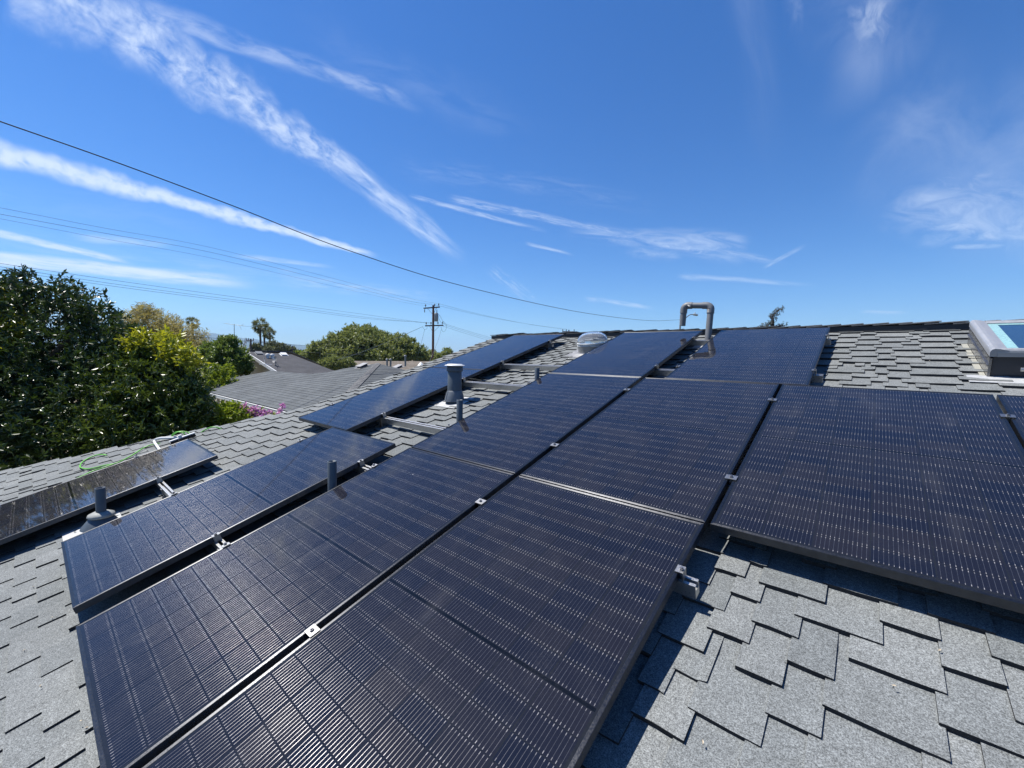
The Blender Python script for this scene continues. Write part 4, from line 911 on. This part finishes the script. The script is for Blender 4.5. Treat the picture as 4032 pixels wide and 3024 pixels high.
m = MB(); m.box(X0 - 7.5 - o2.x, xb - .4 - o2.x, yg + .3 - o2.y, onH(1320, 1475).y + 2.4 - o2.y, 0, zb - .12 - GZ); m.build('wall', M_STUCCO, h2)
roof_vent(1020, 1394, 'grey box vent near the ridge of the house behind', .36, math.pi/2, M_PVC2, pl=onH)
roof_vent(1117, 1398, 'bright metal box vent with a turbine head on the house behind', .34, math.pi/2, M_WHITE, pl=onH)
def stub(x, y, label):
    p = onH(x, y + 5); e = thing('vent_stub', label, 'vent', p, 'twin white vent stubs'); m = MB(); m.lathe([(.09, -.02), (.09, .16)], 12); m.build('stub', M_WHITE, e); m = MB(); m.lathe([(.13, .16), (.13, .26), (.02, .30)], 12); m.build('cap', M_WHITE, e)
stub(1054, 1405, 'left of two small white capped vent stubs on the roof behind'); stub(1072, 1406, 'right of two small white capped vent stubs on the roof behind')
p = onH(1085, 1440); e = thing('satellite_dish', 'small grey satellite dish on the roof behind', 'dish', p)
m = MB(); m.tube([(0, 0, 0), (0, 0, .32)], .02, 6); m.tube([(-.2, .1, 0), (0, 0, .25)], .012, 5); m.tube([(.2, .1, 0), (0, 0, .25)], .012, 5); m.build('mast', M_GALV, e)
m = MB(); m.lathe([(0, .0), (.10, .012), (.19, .05), (.20, .055)], 20, (0, 0, .36), Vector((.2, -.9, .35))); m.build('dish', M_GALV, e)
m = MB(); m.tube([(.0, 0, .3), (.30, -.22, .45)], .012, 5); m.box(.27, .33, -.25, -.19, .43, .49); m.build('feed_arm', M_WHITE, e)
p = onH(1043, 1436); e = thing('roof_mast', 'thin white bent bracket on the roof behind, left of the dish', 'bracket', p)
m = MB(); m.tube([(-.05, -.3, .02), (0, 0, .05), (.02, -.04, .45)], .018, 5); m.tube([(0, 0, .03), (.1, .35, .0)], .018, 5); m.build('arm', M_WHITE, e)
p = onN(1600, 1441) if False else at(1657, 1436, 24); e = thing('vent_stub', 'white conical vent cap on the neighbour roof at our roof edge', 'vent', p)
m = MB(); m.lathe([(.16, -.25), (.16, -.05)], 14); m.build('stub', M_WHITE, e); m = MB(); m.lathe([(.20, -.06), (.13, .03), (.05, .12), (.0, .14)], 14); m.build('cap', M_WHITE, e)
# pale gable and tan roofs farther off
def gable_house(label, gx, gy, gz, w, ln, hgt, ax, roofm, wallm, pitch=.4):
    """gable end centre at gx,gy, eaves at gz, ridge along ax"""
    a = Vector(ax).normalized(); s = Vector((-a.y, a.x, 0)); o_ = Vector((gx, gy, GZ)); e = thing('distant_house', label, 'house', o_, 'houses beyond the neighbour')
    c = Vector((gx, gy, gz)); rz = pitch * w / 2; A, B, T = c - s * w/2, c + s * w/2, c + Vector((0, 0, rz))
    ov = .35
    for sg, q in ((1, A), (-1, B)):
        lo = q - s * sg * ov - Vector((0, 0, ov * pitch))
        roof_part('roof', [lo - a * ov, lo + a * (ln + ov), T + a * (ln + ov), T - a * ov], roofm, e, a, o_, .10)
    m = MB(); m.prism([A - Vector((0, 0, A.z - GZ)) - o_, B - Vector((0, 0, B.z - GZ)) - o_, B - o_ - Vector((0, 0, .06)), T - o_ - Vector((0, 0, .16)), A - o_ - Vector((0, 0, .06))], a * ln); m.build('wall', wallm, e)
    m = MB()
    for q in (A - s * ov - Vector((0, 0, ov * pitch)), B + s * ov - Vector((0, 0, ov * pitch))):
        m.prism([q - a * (ov + .04) - o_ + Vector((0, 0, .04)), T - a * (ov + .04) - o_ + Vector((0, 0, .04)), T - a * (ov + .04) - o_ - Vector((0, 0, .16)), q - a * (ov + .04) - o_ - Vector((0, 0, .16))], -a * .04)
    m.build('rake_trim', M_WHITE, e)
    return e
M_BLUEW = weathered('pale_blue_siding', (.27, .33, .39), .8, 0, .06, 2)
g1 = at(1363, 1421, 48); gable_house('pale blue gabled house with tan roof beyond the neighbour hip', g1.x, g1.y, g1.z - 1.03, 4.4, 14, 2, (0, 1, 0), M_R3, M_BLUEW, .47)
g2 = at(1437, 1417, 62); gable_house('far tan roofed house behind the pale blue gable', g2.x, g2.y, g2.z - 1.0, 5, 14, 2, (0, 1, 0), M_R3, M_BLUEW, .40)
g3 = at(1222, 1416, 80); gable_house('far pale grey roofed house at the foot of the far trees', g3.x, g3.y, g3.z - .62, 5, 6, 2, (.66, .75, 0), roof_tex('pale_shingle', (.17, .168, .168), (.21, .205, .20), .3, .14, .85), M_STUCCO, .25)
for x, y, lab in ((1524, 1424, 'left of two little stub pipes on the tan roof'), (1538, 1424, 'right of two little stub pipes on the tan roof'), (1596, 1420, 'taller flue with a cap on the tan roof')):
    p = at(x, y + 4, 44); e = thing('roof_flue', lab, 'flue', p, 'flues on the tan roof'); m = MB(); hh = .55 if x > 1590 else .28; m.lathe([(.10, -.5), (.10, hh)], 10); m.build('pipe', M_GALV, e); m = MB(); m.lathe([(.15, hh), (.15, hh + .12), (0, hh + .16)], 10); m.build('cap', M_GALV, e)

# ------------------------------------------------------------------ poles and wires
def utility_pole():
    D = 50; top = at(1706, 1202, D); ft = Vector((top.x, top.y, GZ)); e = thing('utility_pole', 'wooden utility pole with two crossarms and a grey transformer', 'utility pole', ft)
    H = top.z - GZ; m = MB(); m.tube([(0, 0, 0), (0, 0, H)], [.17, .12], 14); m.build('pole', M_WOODP, e)
    rt = Vector((RT.x, RT.y, 0)).normalized(); ah = {}
    for nm, (xl, yl), (xr, yr) in (('top', (1668, 1214), (1732, 1209)), ('low', (1674, 1283), (1746, 1281))):
        a = at(xl, yl, D - .2) - ft; b = at(xr, yr, D - .2) - ft; dd = (b - a).normalized(); q = MB(); fwd = Vector((FW.x, FW.y, 0)).normalized()
        Mx = Matrix(((dd.x, fwd.x, 0, a.x), (dd.y, fwd.y, 0, a.y), (dd.z, 0, 1, a.z), (0, 0, 0, 1))); ln = (b - a).length
        q.box(0, ln, -.055, .055, -.07, .07, Mx); arm = q.build('crossarm', M_ARM, e)
        q = MB(); z0 = a.z; cpt = Vector((0, 0, z0 - .75)); q.tube([a.lerp(b, .25) - Vector((0, 0, .07)), cpt], .02, 5); q.tube([a.lerp(b, .78) - Vector((0, 0, .07)), cpt], .02, 5); q.build('brace', M_GALV, e)
        for t in ((.12, .68, .93) if nm == 'top' else (.06, .32, .70, .96)):
            c = a.lerp(b, t) + Vector((0, 0, .07)); q = MB(); q.lathe([(.02, 0), (.02, .14), (.07, .16), (.085, .22), (.05, .28), (.07, .31), (.04, .37), (0, .38)], 10, c); q.build('insulator', M_PORC, e); ah[(nm, t)] = c + ft + Vector((0, 0, .36))
    q = MB(); c = at(1717.5, 1249, D - .15) - ft; q.lathe([(0, -.50), (.23, -.50), (.25, -.47), (.25, .43), (.23, .47), (.06, .53), (0, .53)], 20, c); tr = q.build('transformer', M_TRAFO, e)
    q = MB(); q.lathe([(.04, .5), (.05, .6), (.03, .66), (.05, .72), (.02, .9)], 8, c + rt * .08); q.build('bushing', M_PORC, tr)
    q = MB(); c2 = at(1672, 1221, D - .25) - ft; q.lathe([(.03, -.28), (.05, -.22), (.04, -.1), (.05, .0), (.03, .1)], 8, c2); q.build('cutout_fuse', M_PORC, e)
    q = MB(); q.tube(spline([c + rt * .2 + Vector((0, 0, .42)), at(1733, 1245, D - .3) - ft, at(1742, 1262, D - .3) - ft, at(1752, 1272, D - .3) - ft, at(1752, 1281, D - .3) - ft]), .016, 5)
    q.tube(spline([c + rt * .2 + Vector((0, 0, .3)), at(1730, 1258, D - .3) - ft, at(1741, 1276, D - .3) - ft]), .014, 5)
    q.tube(spline([at(1682, 1287, D - .3) - ft, at(1681, 1294, D - .3) - ft, at(1674, 1297, D - .3) - ft, at(1667, 1293, D - .3) - ft, at(1664, 1285, D - .3) - ft]), .014, 5)
    q.tube(spline([at(1737, 1287, D - .3) - ft, at(1740, 1300, D - .3) - ft, at(1745, 1306, D - .3) - ft, at(1752, 1303, D - .3) - ft, at(1758, 1290, D - .3) - ft, at(1757, 1275, D - .3) - ft]), .014, 5)
    q.tube(spline([c + rt * .08 + Vector((0, 0, .9)), c + rt * .02 + Vector((0, 0, 1.15)), c - rt * .1 + Vector((0, 0, 1.1))]), .012, 5)
    q.build('lead_wires', M_WIREG, e); return ah
AH = utility_pole()
def wire(name, pts, r, label, mat=M_WIREG, group=None, n=10):
    """pts: (x, y, depth) along the wire; straight in plan"""
    P3 = [at(*p) for p in pts]; m = MB(); m.tube(spline(P3, n), r, 5, cap=False); return tag(m.build(name, mat), label, 'wire', group)
def lerpD(xs, xa, Da, xb, Db): return [1 / (1/Da + (1/Db - 1/Da) * (x - xa) / (xb - xa)) for x in xs]
def wire2(name, pix, Da, Db, r, label, mat=M_WIREG, group=None):
    xs = [p[0] for p in pix]; Ds = lerpD(xs, xs[0], Da, xs[-1], Db); return wire(name, [(p[0], p[1], d) for p, d in zip(pix, Ds)], r, label, mat, group)
wire2('service_cable', [(-300, 372), (0, 478), (456, 638), (911, 808), (1367, 984), (1823, 1126), (2278, 1228), (2552, 1262), (2678, 1259)], 11, 60, .019, 'long black cable sagging across the sky to the thin pole at the bent pipe', M_WIRE)
PG1 = 'upper power lines left of the pole'
wire2('power_line', [(-300, 765), (0, 818), (411, 898), (823, 973), (1250, 1080), (1600, 1172), (1728, 1196)], 19.5, 50, .008, 'uppermost thin power line reaching the pole top from the left', group=PG1)
wire2('power_line', [(-300, 792), (0, 843), (411, 918), (823, 992), (1250, 1095), (1600, 1183), (1713, 1200)], 19.5, 50, .010, 'middle of the three high power lines reaching the pole top from the left', group=PG1)
wire2('power_line', [(-300, 810), (0, 861), (411, 940), (823, 1014), (1250, 1112), (1600, 1192), (1675, 1203)], 19.5, 50, .007, 'lowest of the three high power lines reaching the pole top from the left', group=PG1)
PG2 = 'lower lines left of the pole'
wire2('power_line', [(-300, 990), (0, 1037), (550, 1118), (1100, 1193), (1450, 1240), (1677, 1272)], 19.5, 50, .010, 'top strand of the bundle of lines reaching the lower crossarm', group=PG2)
wire2('power_line', [(-300, 1001), (0, 1050), (550, 1132), (1100, 1203), (1450, 1250), (1696, 1273)], 19.5, 50, .010, 'middle strand of the bundle of lines reaching the lower crossarm', group=PG2)
wire2('power_line', [(-300, 1013), (0, 1062), (550, 1141), (1100, 1210), (1450, 1255), (1723, 1272)], 19.5, 50, .010, 'lowest strand of the bundle of lines reaching the lower crossarm', group=PG2)
PG3 = 'lines right of the pole'
for pa, pb, lab in (((1729, 1196), (2226, 1298), 'upper line from the pole top to the far pole at the right'), ((1713, 1200), (2240, 1297), 'second line from the pole top to the far pole at the right'), ((1743, 1272), (2216, 1392), 'upper of the low lines falling right from the pole behind the ridge'), ((1752, 1280), (2212, 1398), 'middle of the low lines falling right from the pole behind the ridge'), ((1741, 1283), (2208, 1404), 'lowest of the lines falling right from the pole behind the ridge')):
    pts = [(pa[0] + (pb[0] - pa[0]) * t, pa[1] + (pb[1] - pa[1]) * t + 14 * t * (1 - t) * 4 * .7) for t in (0, .25, .5, .75, 1)]
    wire2('power_line', pts, 50, 84, .012, lab, group=PG3)
wire2('telephone_cable', [(440, 1330), (710, 1362), (920, 1375), (1130, 1384), (1350, 1394.5), (1440, 1396)], 25, 46, .024, 'thick black cable crossing in front of the palms, lower of the pair', M_WIRE)
wire2('telephone_cable', [(440, 1302), (550, 1309), (814, 1329), (951, 1342), (1150, 1357), (1350, 1368.5), (1440, 1371)], 25, 46, .014, 'thinner black cable crossing in front of the palms, upper of the pair', M_WIRE)
wire2('service_drop', [(1664, 1286), (1590, 1319), (1500, 1357), (1397, 1396), (1330, 1416)], 50, 38, .020, 'service wire dropping left from the lower crossarm behind the tree')
wire2('service_drop', [(1672, 1297), (1664, 1330), (1654, 1368), (1640, 1415)], 50, 52, .014, 'short service wire hanging steeply left below the pole crossarm')
wire2('service_drop', [(1738, 1297), (1725, 1340), (1708, 1385), (1690, 1425), (1686, 1440)], 50, 40, .014, 'service wire dropping right of the pole to the roof edge')
def far_pole(x, ytop, D, w, label, arms=1, r=.13):
    t = at(x, ytop, D); ft = Vector((t.x, t.y, GZ)); e = thing('utility_pole', label, 'utility pole', ft); H = t.z - GZ; m = MB(); m.tube([(0, 0, 0), (0, 0, H)], [r * 1.2, r], 8); m.build('pole', M_ARM, e)
    rt = Vector((RT.x, RT.y, 0)).normalized()
    for i in range(arms):
        z = H - .35 - 2.0 * i; a = Vector((0, -.15, z)) - rt * w/2; b = Vector((0, -.15, z)) + rt * w/2; q = MB(); q.tube([a, b], .08, 6); q.build('crossarm', M_ARM, e)
        q = MB(); q.tube([a.lerp(b, .25), Vector((0, -.1, z - .8))], .03, 5); q.tube([a.lerp(b, .75), Vector((0, -.1, z - .8))], .03, 5); q.build('brace', M_ARM, e)
        for tt in (.04, .32, .96):
            q = MB(); q.lathe([(.03, 0), (.09, .12), (.06, .25), (.10, .34), (0, .42)], 8, a.lerp(b, tt) + Vector((0, 0, .08))); q.build('insulator', M_PORC, e)
far_pole(2240, 1299, 84, 2.5, 'top of a far utility pole peeping over the ridge left of the clear dome', 2)
far_pole(987, 1334, 85, 1.6, 'dark far pole just left of the palm cluster', 1, .16); far_pole(1185, 1375, 140, 3.4, 'small far T shaped pole over the horizon', 1, .16)
t = at(1152, 1362, 40); ft = Vector((t.x, t.y, GZ)); e = thing('service_mast', 'thin dark mast carrying a coil of black cable on the house behind', 'mast', ft); m = MB(); m.tube([(0, 0, 3.5), (0, 0, t.z - GZ)], .05, 8); m.build('mast', M_ARM, e)
m = MB(); c = at(1152, 1383, 39.8) - ft; m.tube([c + Vector((RT.x, RT.y, 0)) * .16 * math.cos(a) + Vector((0, 0, .28 * math.sin(a))) for a in [2*math.pi*i/24 for i in range(25)]], .035, 6); m.build('cable_coil', M_WIRE, e)
# street lamp pole at the end of the long cable
t = at(2680, 1240, 60); ft = Vector((t.x, t.y, GZ)); e = thing('street_lamp', 'street lamp arm and thin pole showing behind the bent pipe', 'street lamp', ft)
m = MB(); m.tube([(0, 0, 0), (0, 0, t.z - GZ)], [.16, .10], 10); m.build('pole', M_GALV, e)
m = MB(); m.tube(spline([at(2680, 1268, 60) - ft, at(2700, 1252, 60) - ft, at(2716, 1240, 60) - ft, at(2732, 1238, 60) - ft]), .055, 8); m.build('arm', M_ARM, e)
m = MB(); a = at(2728, 1238, 60) - ft; b = at(2748, 1241, 60) - ft; m.tube([a, a.lerp(b, .2), a.lerp(b, .8), b], [.08, .15, .16, .08], 10); hd_ = m.build('lamp_head', M_TRAFO, e)
m = MB(); c = at(2737, 1234, 60) - ft; m.lathe([(.08, 0), (.08, .12), (0, .14)], 8, c); m.build('photocell', M_TRAFO, hd_)
# television antenna
t = at(922, 1276, 30); bs = at(923, 1376, 30); e = thing('television_antenna', 'television aerial on a thin mast above the mid green tree', 'aerial', bs); m = MB(); m.tube([(0, 0, -.6), t - bs], .022, 6); m.build('mast', M_GALV, e)
m = MB(); a = at(888, 1274, 30) - bs; b = at(964, 1284, 30) - bs; m.tube([a, b], .014, 5); m.build('boom', M_GALV, e)
m = MB(); dd = (b - a).normalized(); cr = dd.cross(Vector((0, 0, 1))).normalized()
for i in range(15):
    c = a.lerp(b, i / 14); l = .25 + .55 * i / 14; m.tube([c - cr * l, c + cr * l], .007, 4, cap=False)
m.tube([a.lerp(b, .82), a.lerp(b, .94) + Vector((0, 0, .16))], .008, 4); m.tube([a.lerp(b, .72), a.lerp(b, .82) - Vector((0, 0, .28))], .008, 4); m.build('elements', M_GALV, e)

# ------------------------------------------------------------------ the air between us and the hills
m = MB(); m.box(-13000, 13000, -13000, 13000, GZ - 1, 620)
hzm = bpy.data.materials.new('haze'); hzm.use_nodes = True; t = NT(hzm.node_tree); t.n.clear()
out = t.node('ShaderNodeOutputMaterial'); pv = t.node('ShaderNodeVolumePrincipled'); pv.inputs['Color'].default_value = (.45, .70, 1.0, 1); pv.inputs['Density'].default_value = 8e-5; pv.inputs['Anisotropy'].default_value = 0.1
t.l.new(pv.outputs[0], out.inputs['Volume'])
tag(m.build('haze', hzm), kind='stuff')
